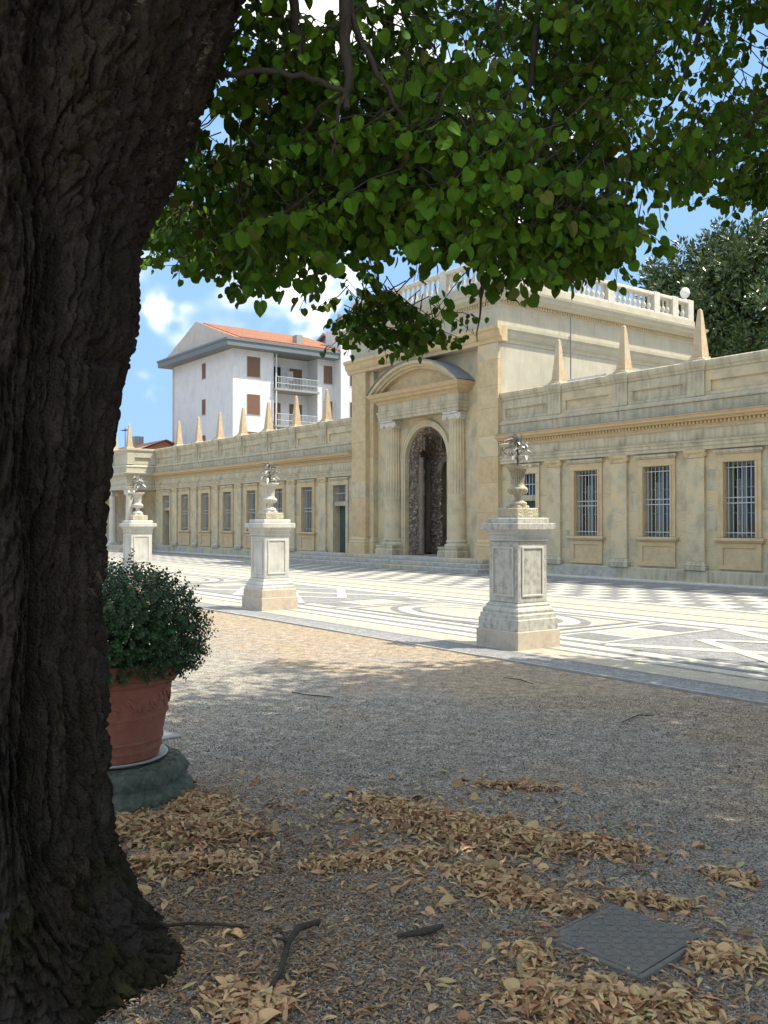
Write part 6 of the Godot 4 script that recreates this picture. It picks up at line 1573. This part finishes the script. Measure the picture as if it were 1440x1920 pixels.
func build_litter():
	var r := RandomNumberGenerator.new(); r.seed = 321
	var meshes := [bract(0), bract(1), bract(2), linden_leaf(null, .5, .35, .5)]
	var names := ["broad drift of dry orange bracts in the foreground gravel"]
	var xf := [[], [], [], []]; var cols := [[], [], [], []]
	for p in PILES:
		for i in int(p[3] * 1.25):
			var u := r.randf()
			var off: Vector2 = Vector2(r.randfn(), r.randfn()) * p[2] * (.50 if r.randf() < .82 else 1.7)
			var q: Vector2 = p[0].lerp(p[1], u) + off
			var fall: float = exp(-off.length_squared() / (p[2] * p[2] * .7))
			if Vector2((q.x + 2.215) * .9 - (q.y + 2.79) * .4, (q.y + 2.79) * .9 + (q.x + 2.215) * .4).length() < .22 and r.randf() < .84: continue
			var y: float = ground_h(q.x, q.y) + .004 + r.randf() * p[4] * fall
			var b := Basis(Vector3.UP, r.randf() * TAU) * Basis(Vector3(r.randfn(), 0, r.randfn()).normalized(), r.randfn() * .45)
			var k := r.randi() % 3
			var s := r.randf_range(.024, .074)
			if r.randf() < .06: k = 3; s *= .9
			xf[k].append(Transform3D(b.scaled(Vector3.ONE * s), Vector3(q.x, y, q.y))); cols[k].append(dry(r, 0.0 if r.randf() < .85 else .6))
	# bits of leaf mould strewn round the roots
	for i in 24000:
		var q := Vector2(-2.75, -1.75) + Vector2(r.randfn() * .95, r.randfn() * .8)
		if i % 5 == 0: q = Vector2(-3.2, -2.6) + Vector2(r.randfn() * 1.5, r.randfn() * 1.1)
		var k := r.randi() % 3
		var b := Basis(Vector3.UP, r.randf() * TAU) * Basis(Vector3(r.randfn(), 0, r.randfn()).normalized(), r.randfn() * .3)
		var s := r.randf_range(.012, .036)
		if q.y < -7.3 or (q - Vector2(-2.215, -2.79)).length() < .22: continue
		xf[k].append(Transform3D(b.scaled(Vector3(s, s * .6, s)), Vector3(q.x, ground_h(q.x, q.y) + .004 + r.randf() * .006, q.y)))
		cols[k].append(dry(r, r.randf_range(.35, 1.0)))
	var t := pivot("leaf_litter", self); tag(t, "dry orange and brown bracts drifted over the gravel and round the roots", "litter", "", "stuff")
	for k in 4: copies("dry_bracts" if k < 3 else "dry_leaves", meshes[k], M.dryleaf, t, xf[k], cols[k])
	# single fallen leaves on bare gravel
	var lv := []
	for k in 4:
		var m := MB.new(); m.colored = true
		var src := bract(k % 3)
		var arr := src.surface_get_arrays(0)
		m.v = arr[Mesh.ARRAY_VERTEX]; m.n = arr[Mesh.ARRAY_NORMAL]
		var cc := dry(r, 0.0).lerp(Color(.50, .42, .22), .4)
		for i in m.v.size(): m.c.append(cc)
		lv.append(m.mesh())
	for i in 110:
		var d := r.randf_range(3.0, 7.2); var s := r.randf_range(-.30, .42) * d
		var p := FWD * d + RGT * s
		if p.z < -7.2: continue
		var o := MeshInstance3D.new(); o.name = numbered("fallen_leaf"); o.mesh = lv[i % 4]; o.material_override = M.dryleaf
		add_child(o)
		o.transform = Transform3D(Basis(Vector3.UP, r.randf() * TAU).scaled(Vector3.ONE * r.randf_range(.045, .075)), Vector3(p.x, ground_h(p.x, p.z) + .004, p.z))
		tag(o, "single dry tan leaf lying loose on the bare gravel", "leaf", "single leaves scattered on the gravel")
	# loose gravel stones
	var st := MB.new()
	st.sloft([Vector2(-.55, -.5), Vector2(-.05, -.1), Vector2(-.1, .2), Vector2(-.6, .5)], -.9, .9, -.7, .7)
	var gx := []; var gc := []
	for i in 120000:
		var d := 2.4 + 6.0 * pow(r.randf(), 1.4); var s := r.randf_range(-.46, .46) * d
		var p := FWD * d + RGT * s
		if p.z < -7.4 or Vector2(p.x + 2.215, p.z + 2.79).length() < .25: continue
		var z := r.randf_range(.0022, .0054)
		if r.randf() < .02: z *= 1.8
		gx.append(Transform3D(Basis(Vector3(r.randfn(), r.randfn(), r.randfn()).normalized(), r.randf() * TAU).scaled(Vector3(z, z * .8, z)), Vector3(p.x, ground_h(p.x, p.z) + z * .3, p.z)))
		var v := lerpf(.06, .52, pow(r.randf(), 1.5)); gc.append(Color(v * 1.06, v * .98, v * .86))
	var gs := copies("loose_gravel", st.mesh(), M.stone_bit, self, gx, gc)
	tag(gs, "loose small grey stones lying on the gravel ground", "gravel", "", "stuff")
	for e in STICKS:
		var m := MB.new()
		var o: Vector3 = e[0][0]; o.y = 0
		var pts := []
		for p in e[0]: pts.append(Vector3(p.x - o.x, p.y + ground_h(p.x, p.z) - .01, p.z - o.z))
		m.tube(pts, e[1], 7)
		if e[2] == "forked bare stick":
			var q: Vector3 = pts[2]
			m.tube([q, q + Vector3(.02, .03, .03), q + Vector3(.03, .05, .07)], [.008, .006, .003], 6); m.tube([q, q + Vector3(-.05, .02, -.01), q + Vector3(-.10, .02, .01)], [.007, .005, .002], 6)
		var t2 := thing(e[2].replace(" ", "_"), e[3], "twig" if e[2] != "bark chunk" else "bark", o)
		part("wood", m.mesh(), M.twig, t2)

func build_sky() -> Sky:
	var W := 2048; var H := 1024
	var im := Image.create(W, H, false, Image.FORMAT_RGBF)
	var a := noise(5, 1.5, 6); var b := noise(6, 3.6, 5)
	# the small fair-weather clouds over the roofs
	var puffs := [[Vector3(-.948, .236, -.403).normalized(), .026, .27], [Vector3(-.965, .138, -.379).normalized(), .032, .28], [Vector3(-.83, .235, -.55).normalized(), .05, .3], [Vector3(-.709, .376, -.722).normalized(), .10, .5]]
	for j in H:
		var el := PI * (.5 - (j + .5) / H)
		var sy := sin(el); var cy := cos(el)
		for i in W:
			var az := TAU * (i + .5) / W
			var up := clampf(sy, 0, 1)
			var col := Color(.23, .37, .55).lerp(Color(.15, .29, .50), pow(up, .6))
			if sy < -.02:
				im.set_pixel(i, j, Color(.30, .29, .26)); continue
			var d0 := Vector3(sin(az) * cy, sy, -cos(az) * cy)
			var d := Vector3(sin(az) * cy, sy * 1.7, -cos(az) * cy)
			var n := a.get_noise_3dv(d * 1.0) + .45 * b.get_noise_3dv(d)
			n += -.26 + .40 * smoothstep(.20, .55, up)
			for q in puffs:
				var away: float = d0.distance_to(q[0])
				if away < q[1] * 2.2: n += q[2] * exp(-away * away / (q[1] * q[1])) * (1.0 + 1.6 * b.get_noise_3dv(d0 * 7.0))
			var dens := smoothstep(-.02, .26, n)
			# bright cumulus with slightly grey hearts
			var cl := Color(1.0, .98, .94).lerp(Color(.84, .84, .84), clampf((n - .28) * 1.5, 0, .7))
			im.set_pixel(i, j, col.lerp(cl, dens * .96))
	var ps := PanoramaSkyMaterial.new()
	ps.panorama = ImageTexture.create_from_image(im)
	ps.energy_multiplier = 1.0
	var s := Sky.new(); s.sky_material = ps
	return s

func _ready():
	rng.seed = 4711
	# ---- camera
	var cam := Camera3D.new(); cam.name = "camera"
	cam.fov = 58.70; cam.keep_aspect = Camera3D.KEEP_HEIGHT; cam.near = .05; cam.far = 1000.0
	add_child(cam)
	cam.position = Vector3(0, 1.6, 0)
	cam.rotation = Vector3(deg_to_rad(.718), deg_to_rad(53.15), 0)
	cam.current = true
	# ---- sky and exposure
	var env := Environment.new()
	env.background_mode = Environment.BG_SKY
	env.sky = build_sky()
	env.background_energy_multiplier = 1.0
	env.ambient_light_source = Environment.AMBIENT_SOURCE_SKY
	env.tonemap_mode = Environment.TONE_MAPPER_LINEAR
	env.tonemap_exposure = 2.02
	env.sdfgi_enabled = true; env.ssao_enabled = true; env.ssil_enabled = true
	var we := WorldEnvironment.new(); we.name = "world_environment"; we.environment = env; add_child(we)
	# ---- sun: high on the right, a little behind the facade
	var sun := DirectionalLight3D.new(); sun.name = "sun"
	sun.light_energy = 1.08; sun.light_color = Color(1.0, .965, .90); sun.light_angular_distance = .5; sun.shadow_enabled = true
	add_child(sun)
	sun.look_at_from_position(Vector3(.42, 1.0, -.42) * 50, Vector3.ZERO, Vector3.UP)
	make_materials()
	# ---- large structure
	build_ground()
	build_court()
	make_protos()
	var dr := XC + DOOR; var dl := XC - DOOR
	var wr := []; var pr := []; var wl := []; var pl := []
	for k in range(1, 6): wr.append(dr + BAY * k)
	for k in 6: pr.append(dr + BAY * (k + .5))
	for k in range(1, 7): wl.append(dl - BAY * k)
	for k in 7: pl.append(dl - BAY * (k + .5))
	wing(XC + 4.185, dr + BAY * 5.5 + .6, wr, [dr], pr, pr, "near right wing of the garden building with large barred windows and three obelisks")
	wing(-49.95, XC - 4.185, wl, [dl, dl - BAY * 7], pl, pl, "long left wing of the garden building receding toward the corner portico")
	build_pavilion()
	build_portico()
	build_apartments()
	build_skylight()
	# ---- objects
	build_pedestals()
	build_pot()
	build_drain()
	# ---- vegetation and litter
	build_lindens()
	garden_tree("magnolia_tree", "big glossy dark green evergreen tree behind the right wing", Vector3(-25.8, 0, -42.0), Vector3(0, 9.8, 0), Vector3(6.0, 6.6, 5.6), 4200, 30, .30, M.glossleaf, Color(.06, .105, .034), Color(.15, .19, .045), 51)
	garden_tree("garden_tree", "yellow green leafy tree at the far right beyond the evergreen", Vector3(-20.5, 0, -47.0), Vector3(0, 10.5, 0), Vector3(5.0, 5.5, 5.0), 1500, 24, .24, M.leaf, Color(.07, .11, .02), Color(.16, .19, .035), 52)
	build_litter()
